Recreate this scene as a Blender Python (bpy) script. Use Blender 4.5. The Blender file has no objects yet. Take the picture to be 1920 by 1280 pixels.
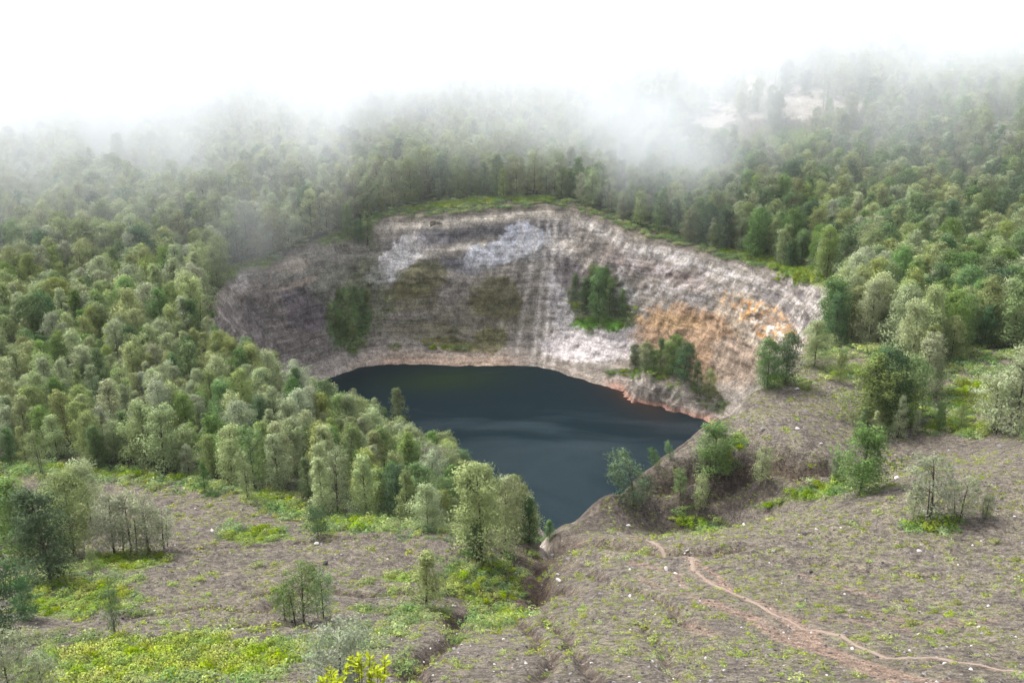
import bpy, math, random, time
import numpy as np
T0 = time.time()
rng = np.random.default_rng(7)
random.seed(7)
sc = bpy.context.scene
COL = sc.collection

# ------------------------------------------------------------------ helpers
def mesh_np(name, V, F, mats=(), smooth=False, attrs=None, link=True, parent=None, fmat=None):
    """V (n,3), F (m,k) all faces with k corners"""
    V = np.asarray(V, dtype=np.float32); F = np.asarray(F, dtype=np.int32)
    me = bpy.data.meshes.new(name)
    me.vertices.add(len(V)); me.vertices.foreach_set('co', V.ravel())
    k = F.shape[1]
    me.loops.add(F.size); me.loops.foreach_set('vertex_index', F.ravel())
    me.polygons.add(len(F)); me.polygons.foreach_set('loop_start', np.arange(0, F.size, k, dtype=np.int32))
    if smooth: me.polygons.foreach_set('use_smooth', np.ones(len(F), dtype=bool))
    else: me.polygons.foreach_set('use_smooth', np.zeros(len(F), dtype=bool))
    if fmat is not None: me.polygons.foreach_set('material_index', np.asarray(fmat, dtype=np.int32))
    for an, (typ, arr) in (attrs or {}).items():
        a = me.attributes.new(an, typ, 'POINT')
        key = {'FLOAT': 'value', 'FLOAT_COLOR': 'color', 'FLOAT_VECTOR': 'vector', 'INT': 'value'}[typ]
        a.data.foreach_set(key, np.asarray(arr, dtype=np.int32 if typ == 'INT' else np.float32).ravel())
    me.update(calc_edges=True)
    for m in mats: me.materials.append(m)
    o = bpy.data.objects.new(name, me)
    if link: COL.objects.link(o)
    if parent: o.parent = parent
    return o

def tag(o, label=None, cat=None, group=None, kind=None):
    if label: o['label'] = label
    if cat: o['category'] = cat
    if group: o['group'] = group
    if kind: o['kind'] = kind
    return o

_P = np.random.default_rng(3).permutation(256); _P = np.concatenate([_P, _P, _P]).astype(np.int32)
_R = np.random.default_rng(4).random(256) * 2 - 1
def vn2(x, y):
    xi = np.floor(x).astype(np.int64); yi = np.floor(y).astype(np.int64)
    fx = x - xi; fy = y - yi; fx = fx*fx*(3-2*fx); fy = fy*fy*(3-2*fy)
    xi &= 255; yi &= 255
    h = lambda a, b: _R[_P[_P[a] + b]]
    x1 = (xi+1) & 255; y1 = (yi+1) & 255
    return (h(xi, yi)*(1-fx)+h(x1, yi)*fx)*(1-fy) + (h(xi, y1)*(1-fx)+h(x1, y1)*fx)*fy
def vn3(x, y, z):
    zi = np.floor(z).astype(np.int64); fz = z-zi; fz = fz*fz*(3-2*fz)
    a = vn2(x + 17.3*(zi % 97), y + 31.7*(zi % 89)); b = vn2(x + 17.3*((zi+1) % 97), y + 31.7*((zi+1) % 89))
    return a*(1-fz) + b*fz
def fbm(x, y, n=4, g=.5):
    s = 0; a = 1; t = 0
    for i in range(n):
        q = 2.03**i; ca, sa = math.cos(.5+1.1*i), math.sin(.5+1.1*i)
        s = s + a*vn2((x*ca-y*sa)*q + 5.2*i, (x*sa+y*ca)*q + 9.7*i); t += a; a *= g
    return s/t
def fbm3(x, y, z, n=4, g=.5):
    s = 0; a = 1; t = 0
    for i in range(n):
        q = 2.03**i; ca, sa = math.cos(.5+1.1*i), math.sin(.5+1.1*i); cb, sb = math.cos(.7+.9*i), math.sin(.7+.9*i)
        x1 = x*ca-y*sa; y1 = x*sa+y*ca; y2 = y1*cb-z*sb; z2 = y1*sb+z*cb
        s = s + a*vn3(x1*q + 5.2*i, y2*q + 9.7*i, z2*q+3.1*i); t += a; a *= g
    return s/t
def sst(a, b, x):
    t = np.clip((x-a)/(b-a), 0, 1); return t*t*(3-2*t)

# ------------------------------------------------------------------ camera
CH = 130.0; PITCH = math.radians(20.3); FP = 1920*35/36.0
cp, sp = math.cos(PITCH), math.sin(PITCH)
cam = bpy.data.cameras.new('camera'); cam.lens = 35; cam.sensor_width = 36; cam.clip_start = 1; cam.clip_end = 6000
co = bpy.data.objects.new('camera', cam); COL.objects.link(co)
co.location = (0, 0, CH); co.rotation_euler = (math.pi/2-PITCH, 0, 0); sc.camera = co

def proj(x, y, z):
    """the surveyed position of a ground point in the 1920x1280 view"""
    d = y*cp - (z-CH)*sp
    up = y*sp + (z-CH)*cp
    d = np.maximum(d, 1e-3)
    return 960 + FP*x/d, 640 - FP*up/d
def ray(u, v):
    a = (u-960)/FP; b = -(v-640)/FP
    return np.array([a, cp+b*sp, -sp+b*cp])
def at_z(u, v, z):
    r = ray(u, v); t = (z-CH)/r[2]; return np.array([r[0]*t, r[1]*t])

# ------------------------------------------------------------------ terrain
rim_px = [  # u, v, z, width, forested slope
 (1020,1027,56,45,.5),(1050,982,54.5,40,0),(1150,930,52,38,0),(1250,855,54,38,0),(1352,786,57,34,0),(1432,722,58,28,0),
 (1510,660,54,28,0),(1560,600,50,24,0),(1553,540,46,25,0),(1440,505,43,27,0),(1330,478,42,31,0),(1200,440,44,35,0),
 (1060,388,50,30,0),(900,395,50,26,0),(720,417,46,22,0),(650,450,41,18,0),(520,492,38,21,0),(430,520,37,23,0),
 (400,600,42,24,0),(450,690,42,45,.6),(600,795,40,58,1),(740,900,38,55,1),(868,978,49,52,1),(968,1015,54,46,1)]
rp = np.array([[*at_z(u, v, z), z, w, f] for u, v, z, w, f in rim_px])
def catmull(P, m):
    n = len(P); out = []
    for i in range(n):
        p0, p1, p2, p3 = P[(i-1) % n], P[i], P[(i+1) % n], P[(i+2) % n]
        for j in range(m):
            t = j/m
            out.append(.5*((2*p1)+(-p0+p2)*t+(2*p0-5*p1+4*p2-p3)*t*t+(-p0+3*p1-3*p2+p3)*t**3))
    return np.array(out)
RIM = catmull(rp, 8)

ctrl = [(0,1280,83),(480,1280,85),(960,1280,86),(1400,1280,86),(1920,1280,86),
 (0,1150,71),(400,1160,71),(800,1160,71),(1200,1150,74),(1600,1150,76),(1920,1150,78),
 (150,1060,63),(480,1060,63),(700,1040,62),(860,1050,61),(560,985,57),(720,995,60),(850,1005,60),
 (250,900,52),(100,880,51),(480,930,54),(1020,1035,57),(960,1095,61),(800,1190,73),(1100,1040,62),
 (1080,1013,60),(1200,1009,62),(1300,1003,63),(1400,985,64),(1500,955,64.5),(1700,890,67),(1900,845,68),(1900,1000,72),(1500,1050,69),
 (1095,980,51),(1240,990,46.5),(1340,975,47.5),(1440,945,51),(1580,895,56),(1630,850,56),(1700,770,56),(1170,945,50.5),(1300,861,55.5),(1450,780,58.5),(1560,710,57),
 (1560,850,59),(1480,860,58),(1780,700,58),(1900,680,59),(1700,630,53),(1900,500,50),(1620,500,47),(1900,350,60),(1650,350,55),(1420,300,56),
 (1420,430,46),(1900,200,76),(1500,200,75),(1300,170,72),(1200,380,48),(1060,360,51),(900,370,51),(700,395,48),(550,440,44),(400,470,42),
 (380,560,42),(400,660,43),(200,780,47),(450,800,45),(600,900,48),(200,600,42),(0,700,44),(0,500,42),(0,360,46),(300,350,46),(600,300,50),
 (900,300,54),(1100,250,60),(200,200,60),(600,200,64),(0,120,72),(500,100,84),(1000,110,84),(1500,100,90),(1920,90,92),
 (-500,1280,78),(2400,1280,92),(-500,800,48),(2400,800,72),(-500,400,46),(2400,400,66),(-400,100,75),(2300,100,105)]
C3 = [[*at_z(u, v, z), z] for u, v, z in ctrl] + [[r[0], r[1], r[2]] for r in rp[:1]] + [[r[0], r[1], r[2]] for r in rp[1:]]
C3 += [[0,0,125],[0,10,117],[0,22,107],[-25,20,106],[25,20,108],[-60,0,116],[60,0,120],[-140,0,105],[140,0,112],[0,900,100],[-500,900,95],[500,900,130],[-700,300,60],[700,300,90]]
C3 = np.array(C3)
def _tps(a, b):
    r2 = ((a[:, None, :]-b[None, :, :])**2).sum(-1)/1e4
    return np.where(r2 > 1e-12, .5*r2*np.log(np.maximum(r2, 1e-12)), 0)
n = len(C3); A = np.zeros((n+3, n+3)); A[:n, :n] = _tps(C3[:, :2], C3[:, :2]) + np.eye(n)*.0015
Pm = np.c_[np.ones(n), C3[:, :2]/100]; A[:n, n:] = Pm; A[n:, :n] = Pm.T
TW = np.linalg.solve(A, np.r_[C3[:, 2], 0, 0, 0])
def base_h(x, y):
    sh = np.shape(x); X = np.c_[np.ravel(x), np.ravel(y)].astype(float); out = np.empty(len(X))
    for i in range(0, len(X), 40000):
        b = X[i:i+40000]
        out[i:i+40000] = _tps(b, C3[:, :2]) @ TW[:n] + TW[n] + b @ TW[n+1:]/100
    return out.reshape(sh)
# coarse cache of the smooth surface
GX = np.arange(-900, 901, 4.0); GY = np.arange(-60, 1101, 4.0)
GB = base_h(*np.meshgrid(GX, GY))
def bil(x, y):
    a = np.clip((np.asarray(x)+900)/4, 0, len(GX)-1.001); b = np.clip((np.asarray(y)+60)/4, 0, len(GY)-1.001)
    i = a.astype(int); j = b.astype(int); a = a-i; b = b-j
    return (GB[j, i]*(1-a)+GB[j, i+1]*a)*(1-b)+(GB[j+1, i]*(1-a)+GB[j+1, i+1]*a)*b

def march(u, v, H, t0=20, t1=900, n=1500):
    r = ray(u, v); t = np.linspace(t0, t1, n)
    z = H(r[0]*t, r[1]*t); below = (CH+r[2]*t) < z
    k = int(np.argmax(below)) if below.any() else n-1
    return np.array([r[0]*t[k], r[1]*t[k], z[k]])

# erosion lines: pixel polylines, depth, half width
gul_px = [
 ([(1015,1030),(985,1062),(975,1095),(950,1120),(930,1140)], 2.6, 4.5, 1.0),
 ([(1015,1090),(1000,1125),(960,1135)], 1.6, 1.6, .9),
 ([(1000,1040),(1010,1085),(1050,1110),(1075,1120)], 1.2, 1.3, .8),
 ([(905,1130),(870,1155),(852,1165),(842,1190),(815,1215),(790,1240),(765,1280)], 1.5, 1.3, 1.),
 ([(960,1165),(1000,1205),(990,1225),(1010,1245),(1000,1290)], .7, .7, .8),
 ([(1030,1165),(1075,1210),(1090,1250),(1100,1290)], .7, .7, .7),
 ([(1110,1078),(1160,1105),(1210,1128),(1250,1150),(1290,1180)], .8, .8, .7),
 ([(1060,1020),(1150,1030),(1230,1038),(1300,1042),(1380,1030)], 1.3, 1.6, .9),
 ([(560,1100),(480,1140),(340,1145),(230,1160)], .8, 1.0, .7),
 ([(880,1112),(780,1120),(640,1108),(560,1105),(470,1118)], .9, 1.0, .7),
 ([(600,1175),(520,1165),(380,1180),(270,1200)], .8, .8, .6),
 ([(1560,882),(1500,892),(1440,898),(1400,882),(1330,880),(1270,893),(1200,905)], 2.2, 2.0, 1.0),
 ([(1420,880),(1370,920),(1330,930)], 2.0, 2.0, .8),
 ([(1210,1180),(1250,1230),(1300,1290)], .5, .6, .5),
 ([(1480,1060),(1620,1075),(1760,1085)], .4, .8, .4),
 ([(700,1010),(560,1020),(460,1030),(340,1030)], .6, .9, .4),
]
trail_px = [
 ([(1080,1012),(1150,1008),(1200,1012),(1230,1025),(1252,1038),(1297,1049),(1303,1070),(1335,1096),(1369,1107),(1425,1137),(1500,1178),(1575,1190),(1612,1209),(1657,1233),(1744,1235),(1837,1248),(1920,1259),(2050,1270)], .42, 1),
 ([(1300,1052),(1335,1072),(1369,1107)], .35, .8),
 ([(1420,1130),(1500,1175),(1545,1215),(1612,1240),(1690,1265),(1790,1285)], .9, .75),
 ([(1330,1130),(1410,1160),(1480,1197),(1560,1230),(1640,1262),(1700,1290)], .8, .62),
 ([(1180,1060),(1267,1078),(1282,1110)], .4, .5),
 ([(1290,1170),(1322,1188)], 1.0, .5),
 ([(1200,1090),(1260,1115),(1330,1130)], .5, .35),
 ([(1500,1080),(1560,1100),(1640,1118)], .5, .4),
 ([(1640,1150),(1740,1170),(1850,1160)], .9, .28),
 ([(1460,1160),(1540,1160),(1620,1165),(1700,1180)], .6, .3),
]
def bowl(u, v): return march(u, v, bil)[:2]
def densify(P, st=3.0):
    out = []
    for a, b in zip(P[:-1], P[1:]):
        m = max(1, int(np.linalg.norm(b-a)/st))
        for i in range(m): out.append(a+(b-a)*i/m)
    out.append(P[-1]); return np.array(out)
def wob(P, amp, s):
    Q = densify(P, 1.5); q = Q.copy(); f = np.arange(len(Q))
    q[:, 0] += amp*fbm(f*.23+s, f*0+s, 3); q[:, 1] += amp*fbm(f*.23+s+50, f*0+s, 3); return q
GUL = [(wob(np.array([bowl(*p) for p in L]), 1.8, 11*i), dp*(.9 if hw < 3 else 1), hw*(.72 if hw < 1.8 else .6 if hw < 3 else 1), s) for i, (L, dp, hw, s) in enumerate(gul_px)]
TRL = [(wob(np.array([bowl(*p) for p in L]), .7, 7*i), hw, s) for i, (L, hw, s) in enumerate(trail_px)]
def pl_dist(x, y, P):
    """distance to a polyline, only exact within 12 m"""
    d = np.full(x.shape, 99.0)
    lo = P.min(0)-12; hi = P.max(0)+12
    m = (x > lo[0]) & (x < hi[0]) & (y > lo[1]) & (y < hi[1])
    if not m.any(): return d
    X = x[m]; Y = y[m]; best = np.full(X.shape, 99.0)
    for a, b in zip(P[:-1], P[1:]):
        ab = b-a; L = ab@ab+1e-9
        t = np.clip(((X-a[0])*ab[0]+(Y-a[1])*ab[1])/L, 0, 1)
        np.minimum(best, np.hypot(X-a[0]-t*ab[0], Y-a[1]-t*ab[1]), out=best)
    d[m] = best; return d

def rim_field(x, y, warp=True):
    """signed distance inside the crater rim, wall width, forested share"""
    x = np.asarray(x, float); y = np.asarray(y, float); sh = x.shape; x = x.ravel(); y = y.ravel()
    if warp:
        wx = x + 2.4*fbm(x/14, y/14, 3) + 1.5*fbm(x/5, y/5, 2); wy = y + 2.4*fbm(x/14+40, y/14+40, 3) + 1.5*fbm(x/5+9, y/5+70, 2)
    else: wx, wy = x, y
    d = np.full(x.shape, -60.0); w = np.full(x.shape, 30.0); f = np.zeros(x.shape); z = np.full(x.shape, 50.)
    m = np.where((x > -170) & (x < 170) & (y > 60) & (y < 420))[0]
    A_ = RIM[:, :2]; B_ = np.roll(RIM, -1, 0)[:, :2]; AB = B_-A_; L2 = (AB**2).sum(1)
    R2 = np.roll(RIM, -1, 0)
    for i in range(0, len(m), 20000):
        k = m[i:i+20000]; X = wx[k][:, None]; Y = wy[k][:, None]
        t = np.clip(((X-A_[:, 0])*AB[:, 0]+(Y-A_[:, 1])*AB[:, 1])/L2, 0, 1)
        D = (X-A_[:, 0]-t*AB[:, 0])**2+(Y-A_[:, 1]-t*AB[:, 1])**2
        j = D.argmin(1); q = np.arange(len(k)); tt = t[q, j]
        cr = ((A_[:, 1] > Y) != (B_[:, 1] > Y)) & (X < (B_[:, 0]-A_[:, 0])*(Y-A_[:, 1])/(B_[:, 1]-A_[:, 1]+1e-12)+A_[:, 0])
        ins = cr.sum(1) % 2 == 1
        d[k] = np.where(ins, 1, -1)*np.sqrt(D[q, j])
        w[k] = RIM[j, 3]*(1-tt)+R2[j, 3]*tt; f[k] = RIM[j, 4]*(1-tt)+R2[j, 4]*tt; z[k] = RIM[j, 2]*(1-tt)+R2[j, 2]*tt
    return d.reshape(sh), w.reshape(sh), np.clip(f, 0, 1).reshape(sh)

# the wall's foot runs smoother than its rim: inside distances blend into a blurred field
BGX = np.arange(-200, 201, 2.0); BGY = np.arange(40, 441, 2.0)
_d, _w, _f = rim_field(*np.meshgrid(BGX, BGY), warp=False)
_kr = np.exp(-(np.arange(-12, 13)*2/9.0)**2/2); _kr /= _kr.sum()
def _blur(a):
    for ax_ in (0, 1): a = np.apply_along_axis(lambda r_: np.convolve(np.pad(r_, 12, mode='edge'), _kr, 'valid'), ax_, a)
    return a
_db, _wb = _blur(_d), _blur(_w)
_raw_field = rim_field
def rim_field(x, y, warp=True):
    d, w, f = _raw_field(x, y, warp)
    a = np.clip((np.asarray(x, float)+200)/2, 0, len(BGX)-1.001); b = np.clip((np.asarray(y, float)-40)/2, 0, len(BGY)-1.001)
    i = a.astype(int); j = b.astype(int); a = a-i; b = b-j
    bl = lambda G_: (G_[j, i]*(1-a)+G_[j, i+1]*a)*(1-b)+(G_[j+1, i]*(1-a)+G_[j+1, i+1]*a)*b
    k = sst(4, 18, d); wm_ = (d > -55)
    return d*(1-k)+(bl(_db)+1.2)*k, np.where(wm_, bl(_wb), w), f

SPUR = [at_z(1205, 692, 9), at_z(1250, 696, 10), at_z(1302, 712, 9), at_z(1345, 738, 6)]
SPUR = np.array(SPUR)
_BLG = None
def outer(x, y, fine=True):
    z = bil(x, y)
    z = z + .6*fbm(x/30, y/30, 3) + .12*fbm(x/7+3, y/7, 3)
    # lime-green hummock in the left foreground
    if fine: z = z + .12*fbm(x/3, y/3, 2) + .16*fbm(x/1.1, y/1.1, 3)
    for P, dp, hw, s in GUL:
        dd = pl_dist(x, y, P); 
        z = z - dp*np.exp(-(dd/hw)**2) + .10*dp*np.exp(-((dd-2.2*hw)/hw)**2)
    return z
def shape_in(z, d, w, f, x, y):
    q = d/w
    fc = np.interp(q, [0, .03, .30, .55, .72, 1, 1.25, 2], [1, .97, .62, .24, .11, 0, -.10, -.3])
    ff = np.interp(q, [0, .15, .6, 1, 1.3, 2], [1, .88, .4, 0, -.15, -.3])
    zi = z*(fc*(1-f)+ff*f)
    sd = pl_dist(x, y, SPUR); sn = sd + 2.5*fbm(x/6, y/6, 3)
    sn = sn + 1.6*fbm(x/2.5, y/2.5, 2); bump = (9.5+2.5*fbm(x/5, y/5, 2))*(1-sst(1.0, 9.0, sn)) - 2.0
    zi = np.maximum(zi, bump)
    return np.where(d > 0, zi, z)
def H(x, y, fine=True):
    x = np.asarray(x, float); y = np.asarray(y, float)
    z = outer(x, y, fine); d, w, f = rim_field(x, y)
    return shape_in(z, d, w, f, x, y)
def place(u, v): return march(u, v, lambda a, b: H(a, b, False), n=1100)

# ------------------------------------------------------------------ colour of the ground by place (albedo only)
def ell(u, v, cu, cv, ru, rv, rot=0, p=2.0):
    c, s = math.cos(math.radians(rot)), math.sin(math.radians(rot))
    a = (u-cu)*c+(v-cv)*s; b = -(u-cu)*s+(v-cv)*c
    return np.exp(-((a/ru)**2+(b/rv)**2)**(p/2))
green_px = [(330,1235,230,42,0,1.3),(150,1270,120,35,0,1.1),(240,1052,85,16,0,1.3),(478,1006,55,13,0,1.4),(525,945,60,22,20,.9),(905,1095,85,45,0,1.2),(930,1150,60,25,0,.9),
 (750,1082,45,9,0,1.),(140,1120,150,50,0,.8),(760,1140,130,50,0,.45),(660,985,75,12,0,1.),(1545,918,80,14,-14,1.1),(1440,945,60,8,-12,.8),
 (1700,755,45,45,0,1.2),(1800,800,90,20,0,.8),(1840,740,80,50,0,.8),(1385,830,25,18,0,.8),(1300,980,60,20,0,.7),(200,888,260,12,5,.7),
 (1750,985,65,14,0,.9),(980,960,40,20,0,.8),(470,500,55,14,-15,1.1),(650,440,65,14,-20,.9),(850,384,110,6,-6,1.1),(1000,376,45,5,0,1.2),
 (1400,478,80,12,15,.9),(1500,515,60,22,10,1.1),(1270,440,60,10,8,.6),(1960,900,60,300,0,.2),(1460,715,70,15,10,.6),(1590,700,60,14,0,.6),
 (210,288,26,26,0,1.4),(345,352,50,10,20,1.2),(1490,262,60,26,10,1.3),(1360,258,30,12,0,1.1),(1500,1240,90,20,0,.15),(700,1200,180,60,0,.4)]
def ground_col(x, y, z, d=None):
    u, v = proj(x, y, z)
    n1 = fbm(x/11, y/11, 4); n2 = fbm(x/2.3+9, y/2.3, 4); n3 = fbm(x/.9, y/.9+7, 3)
    base = np.array([.140, .120, .099]); c = base[None]*(1+.2*n1+.25*n2+.45*n3)[:, None]
    c = c*np.array([1+0*n1, 1+0*n1, 1+.05*n1]).T
    moss = sst(.0, .5, n2*.7+n1*.4+.5*n3+.06); moss = moss*.26
    g = np.zeros_like(u)
    for cu, cv, ru, rv, rot, s in green_px: g = np.maximum(g, s*ell(u, v, cu, cv, ru, rv, rot))
    g = sst(.3, .8, g+.35*n2+.2*n3)
    mc = np.array([.135, .13, .05])
    c = c*(1-moss[:, None])+mc*moss[:, None]*(1+.3*n3[:, None])
    gc = np.array([.12, .17, .035])
    c = c*(1-g[:, None])+gc*g[:, None]*(1+.35*n3[:, None])
    for P, dp, hw, s in GUL:
        dd = pl_dist(x, y, P) + .5*n3
        k = (np.exp(-(dd/(hw*1.1))**2)*.8*s)[:, None]
        c = c*(1-k)+np.array([.075, .050, .037])*k*(1+.4*n3[:, None])
    for P, hw, s in TRL:
        dd = pl_dist(x, y, P) + .8*hw*n2 + .5*hw*n3
        k = ((1-sst(hw*.5, hw*1.6, dd))*min(s*1.4, .9))[:, None]
        c = c*(1-k)+np.array([.24, .17, .13])*k*(1+.2*n3[:, None])
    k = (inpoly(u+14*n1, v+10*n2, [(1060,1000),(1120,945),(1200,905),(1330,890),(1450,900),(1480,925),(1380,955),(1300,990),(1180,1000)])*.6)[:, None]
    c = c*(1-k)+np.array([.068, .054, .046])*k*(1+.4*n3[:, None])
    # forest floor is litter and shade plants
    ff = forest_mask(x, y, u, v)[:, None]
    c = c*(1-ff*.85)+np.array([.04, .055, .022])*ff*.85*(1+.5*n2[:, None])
    for cu, cv, ru, rv, col, s in [(235,325,30,16,(.30,.17,.14),1),(1590,272,50,22,(.26,.15,.13),1),(1470,195,170,24,(.52,.46,.40),1.2),(1335,225,45,18,(.55,.5,.44),1.2),(1400,160,100,18,(.5,.45,.4),1),
                              (1880,240,40,18,(.45,.4,.38),.9),(260,215,35,18,(.5,.45,.42),.8),(1700,190,60,18,(.4,.36,.34),.6)]:
        e_ = s*ell(u, v, cu, cv, ru, rv); k = (sst(.3, .7, e_+np.minimum(e_*2, 1)*(.45*n1+.5*n2))*.8)[:, None]
        c = c*(1-k)+np.array(col)*k*(1+.3*n2[:, None])
    return np.clip(c, .01, .8)

FOREST = [[(-900,40),(2900,40),(2900,700),(2080,668),(1930,662),(1800,652),(1770,690),(1720,700),(1660,650),(1560,655),(1520,640),(1560,560),(1545,520),(1440,495),(1330,465),(1200,430),(1065,372),(900,372),(720,395),(620,440),(520,480),
            (425,510),(380,600),(440,690),(560,700),(640,765),(700,800),(780,850),(850,900),(940,955),(1000,1000),(1005,1022),(970,1005),(940,985),(870,985),(800,995),(690,970),(600,975),(520,930),(430,905),(300,893),(100,868),(-900,850)]]
HOLES = [(210,290,40,36),(240,330,50,22),(345,352,60,12),(1480,262,85,34),(1590,272,60,26),(1360,258,45,16),(1335,222,60,22),(1450,190,190,28),(1400,155,120,16),(1880,240,45,20),(255,213,45,18)]
def inpoly(u, v, P):
    r = np.zeros(u.shape, bool)
    for (a, b), (c, d) in zip(P, P[1:]+P[:1]):
        r ^= ((b > v) != (d > v)) & (u < (c-a)*(v-b)/(d-b+1e-9)+a)
    return r
def forest_mask(x, y, u, v):
    uu = u + 10*fbm(x/8, y/8, 2); vv = v + 8*fbm(x/8+30, y/8, 2)
    m = inpoly(uu, vv, FOREST[0]) & (y > 70)
    for cu, cv, ru, rv in HOLES: m &= (((uu-cu)/ru)**2+((vv-cv-18)/(rv+20))**2 > 1) | (np.abs(np.sin(x*12.9898+y*78.233)*43758.5453) % 1 < .14)
    return m.astype(float)

# ------------------------------------------------------------------ materials
def new_mat(name):
    m = bpy.data.materials.new(name); m.use_nodes = True; nt = m.node_tree; nt.nodes.clear()
    out = nt.nodes.new('ShaderNodeOutputMaterial'); return m, nt, out
def N(nt, t, **k):
    nd = nt.nodes.new(t)
    for a, b in k.items(): setattr(nd, a, b)
    return nd
def L(nt, a, b): nt.links.new(a, b)
def mixc(nt, fac, a, b, mode='MIX'):
    m = N(nt, 'ShaderNodeMix', data_type='RGBA', blend_type=mode)
    for s, val in ((0, fac), (6, a), (7, b)):
        if isinstance(val, bpy.types.NodeSocket): L(nt, val, m.inputs[s])
        elif isinstance(val, (int, float)): m.inputs[s].default_value = val
        else: m.inputs[s].default_value = (*val, 1)
    return m.outputs[2]
def ramp(nt, src, pts):
    r = N(nt, 'ShaderNodeValToRGB'); L(nt, src, r.inputs[0]); e = r.color_ramp.elements
    while len(e) < len(pts): e.new(.5)
    for el, (p, c) in zip(e, pts): el.position = p; el.color = (c, c, c, 1) if isinstance(c, (int, float)) else (*c, 1)
    return r.outputs[0]
def tex(nt, kind, vec, scale, **k):
    t = N(nt, kind); t.inputs['Scale'].default_value = scale
    for a, b in k.items():
        if a in t.inputs: t.inputs[a].default_value = b
        else: setattr(t, a, b)
    if vec is not None: L(nt, vec, t.inputs['Vector'])
    return t
def math_(nt, op, a, b=None, c=None, clamp=False):
    m = N(nt, 'ShaderNodeMath', operation=op, use_clamp=clamp)
    for i, val in enumerate((a, b, c)):
        if val is None: continue
        if isinstance(val, bpy.types.NodeSocket): L(nt, val, m.inputs[i])
        else: m.inputs[i].default_value = val
    return m.outputs[0]

def ground_mat(name, specks=.5, bump=.5, strata=False):
    m, nt, out = new_mat(name)
    a = N(nt, 'ShaderNodeAttribute', attribute_name='Col'); tc = N(nt, 'ShaderNodeTexCoord'); vec = tc.outputs['Object']
    n1 = tex(nt, 'ShaderNodeTexNoise', vec, 1.6, Detail=6, Roughness=.7)
    col = mixc(nt, .45 if strata else .85, a.outputs['Color'], ramp(nt, n1.outputs[0], [(.36, .35), (.64, 1.6)]), 'MULTIPLY')
    n2 = tex(nt, 'ShaderNodeTexNoise', vec, 6, Detail=3, Roughness=.7)
    col = mixc(nt, .4 if strata else .8, col, ramp(nt, n2.outputs[0], [(.38, .4), (.62, 1.55)]), 'MULTIPLY')
    if specks:
        vo = tex(nt, 'ShaderNodeTexVoronoi', vec, 1.7); 
        sp_ = ramp(nt, vo.outputs['Distance'], [(.10, 1.), (.17, 0.)])
        k = tex(nt, 'ShaderNodeTexNoise', vec, .9, Detail=2)
        sp_ = math_(nt, 'MULTIPLY', sp_, ramp(nt, k.outputs[0], [(.5, 0.), (.62, specks)]))
        col = mixc(nt, sp_, col, (.30, .28, .27))
        vo2 = tex(nt, 'ShaderNodeTexVoronoi', vec, 3.1)
        sp2 = math_(nt, 'MULTIPLY', ramp(nt, vo2.outputs['Distance'], [(.12, .6), (.22, 0.)]), specks)
        col = mixc(nt, sp2, col, (.05, .045, .045))
    if strata:
        mp = N(nt, 'ShaderNodeMapping'); L(nt, vec, mp.inputs[0]); mp.inputs['Scale'].default_value = (.03, .03, 1.1); mp.inputs['Rotation'].default_value = (.04, .02, 0)
        s1 = tex(nt, 'ShaderNodeTexNoise', mp.outputs[0], 1.1, Detail=7, Roughness=.65, Distortion=.5)
        col = mixc(nt, .38, col, ramp(nt, s1.outputs[0], [(.38, .45), (.5, 1.), (.6, 1.5)]), 'MULTIPLY')
        mp2 = N(nt, 'ShaderNodeMapping'); L(nt, vec, mp2.inputs[0]); mp2.inputs['Scale'].default_value = (.6, .6, .03)
        s2 = tex(nt, 'ShaderNodeTexNoise', mp2.outputs[0], 1.6, Detail=5, Roughness=.6)
        col = mixc(nt, .7, col, ramp(nt, s2.outputs[0], [(.32, .86), (.68, 1.12)]), 'MULTIPLY')
        s3 = tex(nt, 'ShaderNodeTexNoise', vec, .35, Detail=9, Roughness=.75)
        col = mixc(nt, .6, col, ramp(nt, s3.outputs[0], [(.40, .5), (.58, 1.4)]), 'MULTIPLY')
        vo = tex(nt, 'ShaderNodeTexVoronoi', vec, .55, feature='DISTANCE_TO_EDGE'); vn_ = N(nt, 'ShaderNodeVectorMath', operation='ADD'); L(nt, vec, vn_.inputs[0]); nv = tex(nt, 'ShaderNodeTexNoise', vec, .6, Detail=5); sc_ = N(nt, 'ShaderNodeVectorMath', operation='SCALE'); L(nt, nv.outputs['Color'], sc_.inputs[0]); sc_.inputs['Scale'].default_value = 5.; L(nt, sc_.outputs[0], vn_.inputs[1]); L(nt, vn_.outputs[0], vo.inputs['Vector'])
        col = mixc(nt, .75, col, ramp(nt, vo.outputs['Distance'], [(.0, .35), (.06, 1.)]), 'MULTIPLY')
    b = N(nt, 'ShaderNodeBsdfPrincipled'); b.inputs['Roughness'].default_value = .95; b.inputs['Specular IOR Level'].default_value = .15
    L(nt, col, b.inputs['Base Color'])
    bp = N(nt, 'ShaderNodeBump'); bp.inputs['Strength'].default_value = bump; bp.inputs['Distance'].default_value = .6
    hh = math_(nt, 'ADD', n1.outputs[0], math_(nt, 'MULTIPLY', n2.outputs[0], .5))
    if strata: hh = math_(nt, 'ADD', hh, math_(nt, 'MULTIPLY', s1.outputs[0], 1.2))
    L(nt, hh, bp.inputs['Height']); L(nt, bp.outputs[0], b.inputs['Normal'])
    L(nt, b.outputs[0], out.inputs[0]); return m
M_ground = ground_mat('gravel_slope', .6, 1.)
M_wall = ground_mat('crater_rock', 0, .35, True)

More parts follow.
